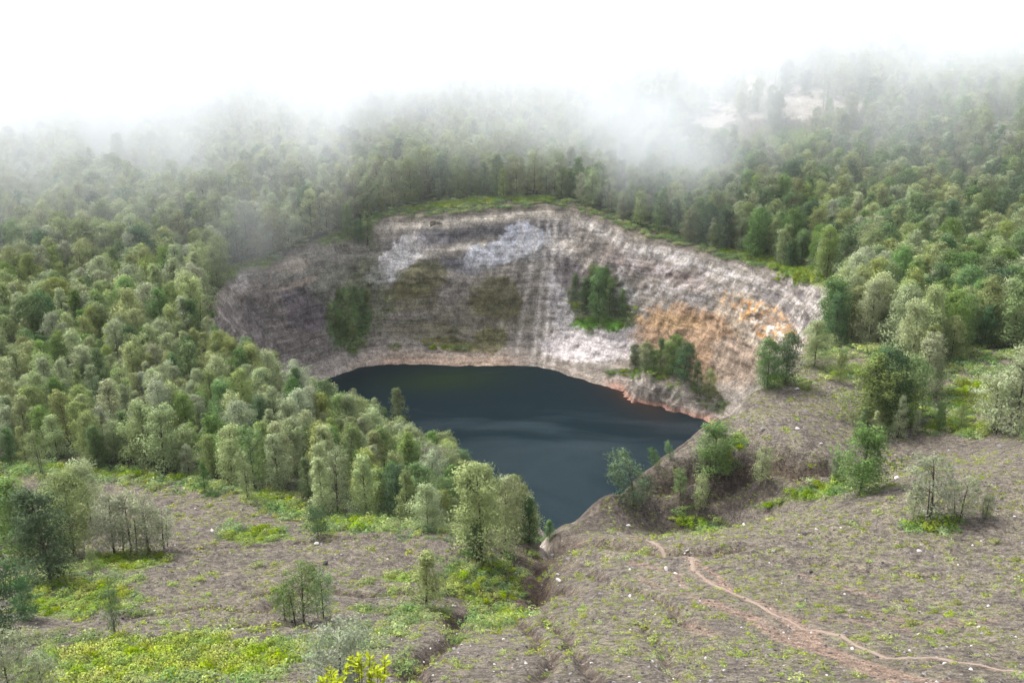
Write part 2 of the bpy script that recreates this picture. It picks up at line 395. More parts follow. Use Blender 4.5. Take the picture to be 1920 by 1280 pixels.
def leaf_mat(name, c, var=.22, trans=.35, hvar=.018):
    m, nt, out = new_mat(name)
    oi = N(nt, 'ShaderNodeObjectInfo'); at = N(nt, 'ShaderNodeAttribute', attribute_name='tone')
    hs = N(nt, 'ShaderNodeHueSaturation'); hs.inputs['Color'].default_value = (*c, 1)
    r = oi.outputs['Random']
    L(nt, math_(nt, 'MULTIPLY_ADD', r, hvar*2, .5-hvar), hs.inputs['Hue'])
    r2 = math_(nt, 'FRACT', math_(nt, 'MULTIPLY', r, 17.31)); r3 = math_(nt, 'FRACT', math_(nt, 'MULTIPLY', r, 53.77))
    L(nt, math_(nt, 'MULTIPLY_ADD', r2, .35, .82), hs.inputs['Saturation'])
    vv = math_(nt, 'MULTIPLY', math_(nt, 'MULTIPLY_ADD', r3, 2*var, 1-var), at.outputs['Fac'])
    L(nt, vv, hs.inputs['Value'])
    d = N(nt, 'ShaderNodeBsdfDiffuse'); t = N(nt, 'ShaderNodeBsdfTranslucent'); mx = N(nt, 'ShaderNodeMixShader'); mx.inputs[0].default_value = trans
    L(nt, hs.outputs[0], d.inputs[0]); L(nt, hs.outputs[0], t.inputs[0]); L(nt, d.outputs[0], mx.inputs[1]); L(nt, t.outputs[0], mx.inputs[2])
    L(nt, mx.outputs[0], out.inputs[0]); return m
def plain_mat(name, c, rough=.9, nscale=3, amt=.5, bump=.3):
    m, nt, out = new_mat(name); tc = N(nt, 'ShaderNodeTexCoord')
    n1 = tex(nt, 'ShaderNodeTexNoise', tc.outputs['Object'], nscale, Detail=5, Roughness=.65)
    b = N(nt, 'ShaderNodeBsdfPrincipled'); b.inputs['Roughness'].default_value = rough; b.inputs['Specular IOR Level'].default_value = .2
    L(nt, mixc(nt, amt, c, ramp(nt, n1.outputs[0], [(.3, .4), (.7, 1.5)]), 'MULTIPLY'), b.inputs['Base Color'])
    bp = N(nt, 'ShaderNodeBump'); bp.inputs['Strength'].default_value = bump; L(nt, n1.outputs[0], bp.inputs['Height']); L(nt, bp.outputs[0], b.inputs['Normal'])
    L(nt, b.outputs[0], out.inputs[0]); return m

LEAF = {'sage': leaf_mat('sage_foliage', (.31, .36, .18)), 'olive': leaf_mat('olive_foliage', (.25, .30, .115)),
        'green': leaf_mat('green_foliage', (.145, .225, .08)), 'dark': leaf_mat('dark_green_foliage', (.085, .145, .065)),
        'grey': leaf_mat('grey_green_foliage', (.30, .34, .21)),
        'lime': leaf_mat('bright_green_foliage', (.19, .26, .035), .25), 'moss': leaf_mat('yellow_green_tufts', (.20, .235, .05), .25, .1),
        'yellow': leaf_mat('yellow_green_leaves', (.30, .38, .035), .1, .3)}
M_bark = plain_mat('dark_bark', (.07, .052, .042), .9, 2)
M_pale = plain_mat('pale_boulder_rock', (.42, .40, .385), .9, 1.5, .4)
M_darkrock = plain_mat('dark_boulder_rock', (.055, .05, .052), .9, 1.5, .4)
M_redrock = plain_mat('rusty_shore_rock', (.42, .24, .16), .9, 1.5, .4)

# ------------------------------------------------------------------ ground sheet
az = np.radians(np.concatenate([np.linspace(-88, -32, 60)[:-1], np.linspace(-32, 32, 860), np.linspace(32, 88, 60)[1:]]))
rr = np.concatenate([np.linspace(1, 45, 40)[:-1], np.linspace(45, 200, 380)[:-1], np.linspace(200, 420, 330)[:-1], 420*np.exp(np.linspace(0, math.log(900/420), 170))])
AZ, RR = np.meshgrid(az, rr)
gx = RR*np.sin(AZ); gy = RR*np.cos(AZ)
gd, gw, gf = rim_field(gx, gy)
gz = outer(gx, gy)
gz = np.where(gd > 0, shape_in(gz, gd, gw, gf, gx, gy), gz)
nr, na = gx.shape
idx = np.arange(nr*na).reshape(nr, na)
F = np.stack([idx[:-1, :-1], idx[:-1, 1:], idx[1:, 1:], idx[1:, :-1]], -1).reshape(-1, 4)
keep = ~((gd.ravel()[F] > .9).all(1)); F = F[keep]
gx, gy, gz = gx.ravel(), gy.ravel(), gz.ravel()
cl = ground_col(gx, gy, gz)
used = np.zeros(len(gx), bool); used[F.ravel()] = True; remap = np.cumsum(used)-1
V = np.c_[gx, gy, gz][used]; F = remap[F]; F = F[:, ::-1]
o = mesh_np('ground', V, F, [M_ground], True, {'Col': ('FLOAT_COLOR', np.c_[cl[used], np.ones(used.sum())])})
tag(o, kind='structure')
print('ground', len(V), time.time()-T0)

# ------------------------------------------------------------------ crater wall, all round the lake
seg = np.linalg.norm(np.roll(RIM[:, :2], -1, 0)-RIM[:, :2], axis=1); cum = np.r_[0, np.cumsum(seg)]
ns = int(cum[-1]/.42); ss = np.linspace(0, cum[-1], ns, endpoint=False)
RC = np.vstack([RIM, RIM[:1]])
RS = np.stack([np.interp(ss, cum, RC[:, k]) for k in range(5)], 1)
tan = np.roll(RS[:, :2], -1, 0)-np.roll(RS[:, :2], 1, 0)
kk = 110; ker = np.hanning(2*kk+1); ker /= ker.sum()
tan = np.stack([np.convolve(np.r_[tan[-kk:, i], tan[:, i], tan[:kk, i]], ker, 'valid') for i in (0, 1)], 1)
tan /= np.linalg.norm(tan, axis=1)[:, None]
nor = np.c_[-tan[:, 1], tan[:, 0]]
cen = RS[:, :2].mean(0)
if ((cen-RS[:, :2])*nor).sum(1).mean() < 0: nor = -nor
tt = np.concatenate([np.linspace(-5.5/30, 0, 14)[:-1], np.linspace(0, 1.7, 260)])
Px = RS[:, 0][:, None]+nor[:, 0][:, None]*RS[:, 3][:, None]*tt; Py = RS[:, 1][:, None]+nor[:, 1][:, None]*RS[:, 3][:, None]*tt
wd, ww, wf = rim_field(Px, Py)
zo = outer(Px, Py); wz = np.where(wd > 0, shape_in(zo, wd, ww, wf, Px, Py), zo)
inm = sst(-.3, 3.0, wd)
# relief: ledges, gullies, cracks
A3 = fbm3(Px/9, Py/9, wz/7, 5, .55); st = fbm3(Px/60, Py/60, wz/1.7, 3, .6)
arc = np.broadcast_to(ss[:, None], Px.shape)
fl = fbm(arc/3.5, wz*.03+arc*0, 4, .6)
steep = np.exp(-((wz-24)/26)**2)*(1-wf*.6)
rg = (1-np.abs(fbm3(Px/11+7, Py/11, wz/16, 4, .5))*3.2); rg2 = (1-np.abs(fbm3(Px/4, Py/4, wz/3.2, 3, .5))*3.2)
amp = inm*(1.2*np.clip(rg, -.5, 1)*steep + .25*np.clip(rg2, -.5, 1) + 1.2*A3+.25*st*steep+.2*fl*steep + .4*np.abs(fbm3(Px/2.2, Py/2.2, wz/2.2, 3)))
bx = Px+nor[:, 0][:, None]*amp; by = Py+nor[:, 1][:, None]*amp
wz2 = wz + inm*.5*fbm3(Px/3, Py/3, wz/3, 3)
off = np.where(wd < -1.0, -.5, .10); wz2 = np.where(wd < 1.5, wz2+off, wz2)
u, v = proj(bx, by, wz2)
x = bx.ravel(); y = by.ravel(); z = wz2.ravel(); u = u.ravel(); v = v.ravel(); dd = wd.ravel(); f_ = wf.ravel()
arcr = arc.ravel()
n1 = fbm3(x/8, y/8, z/5, 5, .6); n2 = fbm3(x/2.2, y/2.2, z/1.6, 4, .6); n3 = fbm3(x/.8, y/.8, z/.7, 2)
vs = fbm(arcr/1.6, z*.02, 4, .6); hs_ = fbm3(x/50, y/50, z/.75, 4, .65)
uu = u+16*n1+6*n2; vv = v+11*fbm3(x/8+20, y/8, z/5, 4)+4*n2
c = np.array([.222, .196, .168])[None]*(1+.2*n1+.2*n2+.1*vs+.28*hs_)[:, None]
def put(k, col, nz=None):
    global c
    k = np.clip(k, 0, 1)[:, None]; col = np.array(col)[None]*.9*(1+.15*n2+.1*vs+.2*n3)[:, None]
    c = c*(1-k)+col*k
G = lambda cu, cv, ru, rv, rot=0, s=1., lo=.33, hi=.52, nz=.3: sst(lo, hi, s*ell(uu, vv, cu, cv, ru, rv, rot)+nz*(n2*.6+n3*.4+vs*.3))
# darker, purplish rock on the left wall
put(G(560,600,110,90,0,1.0)*.5, (.165,.142,.14)); put(G(580,575,50,45,-20,1)*.7, (.12,.10,.115)); put(G(450,620,50,60,0,1)*.5, (.14,.122,.125))
put(G(640,545,60,45,0,1)*.5, (.17,.18,.13)); put(G(620,500,120,35,-15,1)*.45, (.18,.18,.14))
put(G(545,498,40,13,-10,1.1)*.85, (.36,.30,.24)); put(G(455,530,14,26,10,1.)*.7, (.42,.38,.35)); put(G(560,535,45,5,-20,1.1)*.7, (.33,.26,.2))
# rim band and the strata under it
zt = zo.ravel()-z   # depth below the rim surface
far = sst(700, 780, u)*(1-sst(1050, 1090, u))
put(far*np.exp(-((zt-2.6-.5*n1)/1.4)**2)*1.0, (.66,.58,.48)); put(far*np.exp(-((zt-6.6-.8*n1)/2.2)**2)*.85, (.12,.115,.125))
put(far*np.exp(-((zt-11.0-.6*n1)/1.2)**2)*.95, (.60,.53,.44)); put(far*np.exp(-((zt-15-1*n1)/1.8)**2)*.5, (.15,.14,.15))
put(far*np.exp(-((zt-18.2-1*n1)/.8)**2)*.6, (.46,.41,.34)); put(far*np.exp(-((zt-24-1*n1)/.6)**2)*.5, (.38,.33,.28)); put(far*np.exp(-((zt-31-1*n1)/.6)**2)*.45, (.34,.30,.26))
put(sst(1060, 1120, u)*(1-sst(1380, 1440, u))*np.exp(-((zt-3.2-1.5*n1)/1.3)**2)*.8*sst(-.2, .3, n2+vs), (.5,.46,.42))
put(sst(1100, 1160, u)*(1-sst(1300, 1340, u))*np.exp(-((zt-8-1.5*n1)/2.6)**2)*.4, (.26,.19,.18))
# white and bluish scars
put(G(748,490,62,24,-42,1.2)*.95, (.66,.62,.60)); put(G(705,520,26,16,-30,1.)*.8, (.50,.47,.46)); put(G(800,455,40,20,0,1)*.5, (.42,.37,.33))
put(G(950,470,85,20,-14,1.25)*.95, (.64,.63,.66)); put(G(985,445,45,22,0,1.1)*.85, (.55,.55,.60)); put(G(1000,465,60,30,0,1)*.35, (.5,.48,.46))
put(G(895,500,40,12,-10,1)*.6, (.5,.48,.47)); put(G(850,500,60,14,10,1)*.5, (.17,.17,.20)); put(G(820,445,40,15,0,1)*.5, (.16,.155,.17))
# vertical pale fan of washed dust
for a, b, k in ((1045, 1018, .8), (1030, 1000, .5), (1060, 1036, .55), (1012, 965, .45), (1070,1075,.3), (985,925,.3)):
    cu = b+(a-b)*np.clip((690-vv)/290, 0, 1); put(np.exp(-((u+3*n2-cu)/5.0)**2)*min(k*1.25, 1)*sst(398, 420, v)*(1-.3*sst(600, 690, v))	, (.62,.56,.50))
put(G(1065,530,32,45,0,1)*.6, (.12,.10,.115)); 
# moss
for q in ((790,525,60,32,-25,.75),(770,560,50,30,0,.5),(935,560,50,42,0,.75),(850,645,60,14,10,.9),(925,640,32,26,0,.85),(800,620,80,20,0,.4),(900,600,100,40,0,.3),(1180,600,30,16,0,.6)):
    put(G(*q[:5],1)*q[5], (.125,.12,.045))
put(G(690,560,45,75,0,1)*.5,(.12,.14,.06)); put(G(655,600,40,60,0,1.1)*.8,(.08,.15,.035)); put(G(1125,580,70,60,0,1.1)*.65,(.09,.12,.05)); put(G(1125,612,45,14,0,1.3),(.12,.27,.03))
# white foot, shore and the right arm
put(G(1110,650,85,27,0,1.35)*.95, (.60,.54,.52)); put(G(1175,640,40,25,-40,1.1)*.8, (.55,.5,.48)); put(G(1050,575,18,60,-15,1.1)*.75, (.52,.48,.47)); put(G(1160,560,40,22,0,1)*.6, (.52,.49,.48))
rd = 1-np.abs(fbm3(x/5, y/5, z/3.5, 4, .6))*5.5
zone = np.clip(G(1340,545,190,36,10,1.3)+G(1500,585,60,50,0,1.2)+.6*G(1230,500,90,40,0,1.1), 0, 1)
put(zone*sst(.2, .8, rd)*.55, (.50,.46,.45)); put(G(1490,580,70,50,10,1.1)*sst(.1, -.6, rd)*.6, (.12,.11,.12))
put(G(1315,645,110,58,14,1.4)*.75, (.42,.265,.15)); put(G(1270,602,60,12,5,1.1)*.6, (.50,.33,.17)); put(G(1390,680,50,50,20,1.1)*.75, (.31,.25,.20))
put(G(1420,605,80,36,28,1.3)*.8, (.42,.35,.27)); put(G(1430,600,70,28,28,1.2)*sst(.3,.9,rd), (.55,.28,.09)); put(G(1450,610,75,28,28,1.2)*sst(.05,-.5,rd)*.8, (.17,.10,.06))
put(G(1440,620,60,22,30,1.3)*sst(.1,.5,n2)*.9, (.68,.62,.55)); put(G(1250,690,100,30,10,1)*.3, (.22,.16,.12))
# shore
sh_ = np.exp(-(np.clip(z, 0, 99)/2.6)**2)*(dd > 0)
put(sh_*sst(630, 700, u)*(1-sst(930, 1000, u))*.85, (.50,.35,.25)); put(np.exp(-(np.clip(z, 0, 99)/1.1)**2)*sst(1120,1160,u)*.9, (.34,.13,.09)); put(sh_*.35, (.36,.28,.22))
put(G(650,690,80,22,-15,1)*.5, (.34,.30,.27))
# scree colour where the wall meets the near slopes, and under the left wood
gc_ = ground_col(x, y, z)
k = np.maximum(1-sst(.1, 1.1, dd+.6*n1), sst(.3, .8, f_)*.9); nearr = sst(930, 1000, v)
nb = (sst(745, 790, v)*sst(1000, 1040, u)*(dd > -.8)*(1-sst(215, 235, y)))[:, None]; c = c*(1-nb)+np.array([.085, .070, .056])*(1+.35*n2+.3*n3)[:, None]*nb; k = k*(1-nb[:, 0])
k = np.clip(k, 0, 1)[:, None]; c = c*(1-k)+gc_*k
c = np.clip(c, .01, .72)
nS, nT = Px.shape; idx = np.arange(nS*nT).reshape(nS, nT); nx = np.roll(idx, -1, 0)
F = np.stack([idx[:, :-1], nx[:, :-1], nx[:, 1:], idx[:, 1:]], -1).reshape(-1, 4)
o = mesh_np('crater_wall', np.c_[x, y, z], F, [M_wall], True, {'Col': ('FLOAT_COLOR', np.c_[c, np.ones(len(c))])})
tag(o, kind='structure')
print('wall', len(x), time.time()-T0)

# ------------------------------------------------------------------ lake
wxx, wyy = np.meshgrid(np.arange(-112, 113, 1.25), np.arange(100, 372, 1.25), indexing='ij')
hd = H(wxx, wyy, False); sh = np.exp(-np.clip(-hd, 0, 99)/1.6)
uw, vw = proj(wxx, wyy, wxx*0)
nn = fbm(wxx/9, wyy/9, 3)
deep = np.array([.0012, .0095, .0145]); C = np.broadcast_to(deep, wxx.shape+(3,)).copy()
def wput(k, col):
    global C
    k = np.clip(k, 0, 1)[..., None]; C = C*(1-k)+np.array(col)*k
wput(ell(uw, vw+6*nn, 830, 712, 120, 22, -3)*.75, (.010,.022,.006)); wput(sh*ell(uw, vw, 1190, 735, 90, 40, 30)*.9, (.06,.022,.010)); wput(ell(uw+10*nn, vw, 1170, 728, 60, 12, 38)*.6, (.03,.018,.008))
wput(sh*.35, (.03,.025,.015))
nS, nT = wxx.shape; idx = np.arange(nS*nT).reshape(nS, nT)
F = np.stack([idx[:-1, :-1], idx[1:, :-1], idx[1:, 1:], idx[:-1, 1:]], -1).reshape(-1, 4)
ld, lw, _ = rim_field(wxx.ravel(), wyy.ravel()); F = F[(ld > .45*lw)[F].all(1)]
used = np.zeros(wxx.size, bool); used[F.ravel()] = True; F = (np.cumsum(used)-1)[F]
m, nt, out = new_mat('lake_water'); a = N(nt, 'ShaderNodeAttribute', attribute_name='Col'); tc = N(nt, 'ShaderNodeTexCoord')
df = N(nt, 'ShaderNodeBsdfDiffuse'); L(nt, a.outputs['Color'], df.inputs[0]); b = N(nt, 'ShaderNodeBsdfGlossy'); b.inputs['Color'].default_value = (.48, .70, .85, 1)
mp = N(nt, 'ShaderNodeMapping'); L(nt, tc.outputs['Object'], mp.inputs[0]); mp.inputs['Rotation'].default_value = (0, 0, .5); mp.inputs['Scale'].default_value = (.6, 1.3, 1)
w1 = tex(nt, 'ShaderNodeTexNoise', mp.outputs[0], 1.9, Detail=6, Roughness=.8)
mp2 = N(nt, 'ShaderNodeMapping'); L(nt, tc.outputs['Object'], mp2.inputs[0]); mp2.inputs['Rotation'].default_value = (0, 0, .25); mp2.inputs['Scale'].default_value = (.6, 1.5, 1)
gu = tex(nt, 'ShaderNodeTexNoise', mp2.outputs[0], .022, Detail=4, Roughness=.55, Distortion=1.4)
sy = N(nt, 'ShaderNodeSeparateXYZ'); L(nt, tc.outputs['Object'], sy.inputs[0]); near_ = N(nt, 'ShaderNodeMapRange', interpolation_type='SMOOTHSTEP'); L(nt, sy.outputs[1], near_.inputs[0]); near_.inputs[1].default_value = 312; near_.inputs[2].default_value = 235; near_.inputs[3].default_value = -.16; near_.inputs[4].default_value = .12
gs = math_(nt, 'ADD', gu.outputs[0], near_.outputs[0])
bp = N(nt, 'ShaderNodeBump'); bp.inputs['Distance'].default_value = .6
L(nt, ramp(nt, gs, [(.36, .2), (.66, 1.)]), bp.inputs['Strength']); L(nt, w1.outputs[0], bp.inputs['Height']); L(nt, bp.outputs[0], b.inputs['Normal'])
b.inputs['Roughness'].default_value = .16
fr = N(nt, 'ShaderNodeFresnel'); fr.inputs['IOR'].default_value = 1.33; L(nt, bp.outputs[0], fr.inputs['Normal']); ms = N(nt, 'ShaderNodeMixShader'); L(nt, math_(nt, 'MULTIPLY', fr.outputs[0], ramp(nt, gs, [(.36, .10), (.72, 1.)])), ms.inputs[0]); L(nt, df.outputs[0], ms.inputs[1]); L(nt, b.outputs[0], ms.inputs[2])
L(nt, ms.outputs[0], out.inputs[0])
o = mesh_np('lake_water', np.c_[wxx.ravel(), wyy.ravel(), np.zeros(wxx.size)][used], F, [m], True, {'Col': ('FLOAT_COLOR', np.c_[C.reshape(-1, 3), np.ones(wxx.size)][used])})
tag(o, kind='structure')

# ------------------------------------------------------------------ trail sheet
def strip(P, hw, name, mat, lift=.05):
    Q = P; t = np.gradient(Q, axis=0); t /= np.linalg.norm(t, axis=1)[:, None]+1e-9; nn_ = np.c_[-t[:, 1], t[:, 0]]
    k = np.linspace(-1, 1, 7); wv = hw*(1+.9*fbm(np.arange(len(Q))*.4, np.zeros(len(Q)), 2))
    X = Q[:, 0][:, None]+nn_[:, 0][:, None]*wv[:, None]*k; Y = Q[:, 1][:, None]+nn_[:, 1][:, None]*wv[:, None]*k
    Z = outer(X, Y)+lift*(1.4-1.8*k*k)
    idx = np.arange(X.size).reshape(X.shape)
    F = np.stack([idx[:-1, :-1], idx[:-1, 1:], idx[1:, 1:], idx[1:, :-1]], -1).reshape(-1, 4)
    return mesh_np(name, np.c_[X.ravel(), Y.ravel(), Z.ravel()], F, [mat], True)
M_path = plain_mat('trodden_earth', (.185, .145, .115), .95, 1.2, .35, .4)
Pt = TRL[0][0]; Pt = densify(Pt, .5); pu, pv = proj(Pt[:, 0], Pt[:, 1], bil(Pt[:, 0], Pt[:, 1])); Pt = Pt[pu > 1215]
o = strip(Pt, .24, 'path', M_path); tag(o, kind='structure')

# ------------------------------------------------------------------ vegetation meshes
def leaves(cent, nrm, L0, W0, r, up=.5):
    """diamond leaf sprays at cent facing nrm"""
    n = len(cent); nrm0 = nrm
    nrm = nrm + r.normal(0, .5, (n, 3)); nrm /= np.linalg.norm(nrm, axis=1)[:, None]
    t = r.normal(0, 1, (n, 3)); t[:, 2] += up; t -= (t*nrm).sum(1)[:, None]*nrm; t /= np.linalg.norm(t, axis=1)[:, None]+1e-9
    b = np.cross(nrm, t); Ls = (L0*r.uniform(.6, 1.3, n))[:, None]; Ws = (W0*r.uniform(.6, 1.3, n))[:, None]
    V = np.stack([cent-t*Ls*.45, cent+b*Ws*.5, cent+t*Ls*.55, cent-b*Ws*.5], 1).reshape(-1, 3)
    g = np.cross(V[1::4]-V[0::4], V[2::4]-V[0::4]); fl = (g*nrm0).sum(1) < 0; F = np.arange(4*n).reshape(-1, 4); F[fl] = F[fl][:, ::-1]
    return V, F
def tube(P, R, k=6):
    P = np.array(P, float); V = []; 
    for i, p in enumerate(P):
        t = P[min(i+1, len(P)-1)]-P[max(i-1, 0)]; t /= np.linalg.norm(t)+1e-9
        a = np.cross(t, [0, 1, .1] if abs(t[1]) < .9 else [1, 0, 0]); a /= np.linalg.norm(a); b = np.cross(t, a)
        for j in range(k):
            th = 2*math.pi*j/k; V.append(p+R[i]*(a*math.cos(th)+b*math.sin(th)))
    F = [[i*k+j, i*k+(j+1) % k, (i+1)*k+(j+1) % k, (i+1)*k+j] for i in range(len(P)-1) for j in range(k)]
    return np.array(V), np.array(F)
def join(parts):
    V = []; F = []; o = 0
    for v, f in parts: V.append(v); F.append(f+o); o += len(v)
    return np.vstack(V), np.vstack(F)
def soft(me, SN):
    me.polygons.foreach_set('use_smooth', np.ones(len(me.polygons), dtype=bool)); me.normals_split_custom_set_from_vertices(SN.astype(np.float32))
def tree_mesh(kind, seed):
    r = np.random.default_rng(seed); Hh = 10.0
    P = dict(round=(2.3, 54, 125, .115, .32, .125, .035), narrow=(1.5, 44, 115, .095, .30, .12, .03), cone=(1.7, 46, 85, .085, .36, .13, .05), sparse=(2.1, 46, 70, .10, .38, .10, .14),
             windy=(2.6, 34, 90, .11, .38, .13, .14), shrub=(4.4, 56, 100, .16, .40, .15, .02))[kind]
    R0, nl, nf, rl, LL, WW, hb = P
    lean = r.uniform(-.5, .5, 2)*(1.0 if kind != 'windy' else 0) + (np.array([-1.6, .3]) if kind == 'windy' else 0)
    ax = lambda h: np.array([lean[0]*h*h, lean[1]*h*h])
    cs = []; rs = []; sub = r.uniform(0, 2*math.pi, 5)
    for i in range(nl):
        h = hb+(.97-hb)*((i+.5)/nl)**.85; 
        if kind in ('round', 'shrub'): R = R0*math.sqrt(max(0, 1-((h-.38)/.63)**2))*(.85+.3*math.sin(3*h*5+seed))
        elif kind == 'narrow': R = R0*math.sqrt(max(0, 1-((h-.35)/.66)**2))
        elif kind == 'cone': R = R0*(1-h)**.75*1.15+.15
        else: R = R0*math.sqrt(max(0, 1-((h-.58)/.46)**2))
        th = i*2.4+r.normal(0, .5); q = math.sqrt(r.uniform(.25, 1))*R*(1+.22*math.sin(2*th+seed)+.15*math.sin(3*th+seed*2))
        c2 = ax(h)+np.array([math.cos(th), math.sin(th)])*q
        cs.append([c2[0], c2[1], h*Hh*(1 if kind != 'shrub' else .92)+r.normal(0, .2)]); rs.append(rl*Hh*r.uniform(.65, 1.3)*(1.15-.5*h))
    cs = np.array(cs); rs = np.array(rs)
    CC = []; NN = []; T = []
    for c_, r_ in zip(cs, rs):
        d = r.normal(0, 1, (nf, 3)); d[:, 2] = d[:, 2]*.9+.25; d /= np.linalg.norm(d, axis=1)[:, None]
        rad = r_*(r.uniform(.45, 1.12, nf)**.6)[:, None]; out = np.array([c_[0], c_[1], 0]); out = out/(np.linalg.norm(out)+.3)
        # each lobe breaks up into upswept sprays
        p = c_+d*rad*np.array([1, 1, .85]); k = r.integers(0, nf//7, nf); p += (r.normal(0, .22*r_, (nf//7, 3)))[k]
        CC.append(p); NN.append(d+.35*out+np.array([0, 0, .2])); T.append(np.full(nf, r.uniform(.72, 1.28))*r.uniform(.93, 1.07, nf))
    CC = np.vstack(CC); NN = np.vstack(NN); T = np.concatenate(T)
    V, F = leaves(CC, NN, LL, WW, r, .9)
    SN = NN/np.linalg.norm(NN, axis=1)[:, None]+np.random.default_rng(seed).normal(0, .12, NN.shape); SN /= np.linalg.norm(SN, axis=1)[:, None]; SN = np.repeat(SN, 4, 0)
    if kind == 'windy': V[:, 0] -= .12*(np.maximum(V[:, 2]-4, 0))
    # wood
    parts = []; hs = [0, 2.5, 5, 7.5, 9.3]; w0 = .11 if kind != 'shrub' else .12
    parts.append(tube([[*ax(h/10), h-(.3 if h == 0 else 0)] for h in hs], [w0*1.3, w0, w0*.75, w0*.45, .03], 7))
    for c_ in cs[::3]:
        h0 = max(.4, c_[2]-r.uniform(.8, 2.0)); a = np.array([*ax(h0/10), h0]); m_ = (a+c_)/2+np.array([0, 0, -.15])
        parts.append(tube([a, m_, c_], [.05, .03, .012], 4))
    if kind == 'sparse':
        parts.append(tube([[.9, .3, -.3], [1.1, .4, 3], [1.5, .4, 7]], [.09, .07, .03], 6))
    Vw, Fw = join(parts)
    return (V, F, np.repeat(T, 4), SN), (Vw, Fw)
VAR = {}
for kind, seeds in dict(round=(1, 2, 3, 4, 5), narrow=(11, 12, 13), cone=(21, 22), sparse=(31, 32, 33), windy=(41, 42), shrub=(51, 52)).items():
    for s in seeds:
        (V, F, T, SN), (Vw, Fw) = tree_mesh(kind, s)
        c_ = mesh_np('crown', V, F, [LEAF['sage']], False, {'tone': ('FLOAT', T)}, link=False, )
        soft(c_.data, SN)
        t_ = mesh_np('trunk', Vw, Fw, [M_bark], True, link=False)
        VAR.setdefault(kind, []).append((c_.data, t_.data, (V, F, T, SN), (Vw, Fw)))
def add_tree(name, x, y, z, h, kind, vi, colr, label, cat='tree', group=None, wide=1.0, rot=None, trunk=True):
    e = bpy.data.objects.new(name, None); COL.objects.link(e); e.empty_display_size = .5
    s = h/10.0; e.location = (x, y, z-.15); e.scale = (s*wide, s*wide, s); e.rotation_euler = (0, 0, random.uniform(0, 6.28) if rot is None else rot)
    tag(e, label, cat, group)
    cd, td = VAR[kind][vi % len(VAR[kind])][:2]
    c_ = bpy.data.objects.new('crown', cd); COL.objects.link(c_); c_.parent = e
    c_.material_slots[0].link = 'OBJECT'; c_.material_slots[0].material = LEAF[colr]
    t_ = bpy.data.objects.new('trunk', td); COL.objects.link(t_); t_.parent = e
    return e
TONE = {'sage': 'sage green', 'olive': 'olive green', 'green': 'mid green', 'dark': 'dark green', 'grey': 'pale grey-green', 'lime': 'bright green'}
def pix_h(hpx, x, y, z):
    d = y*cp-(z-CH)*sp; ang = math.atan2(CH-z, math.hypot(x, y)); return hpx*d/FP/math.cos(ang)*math.cos(ang*.15)

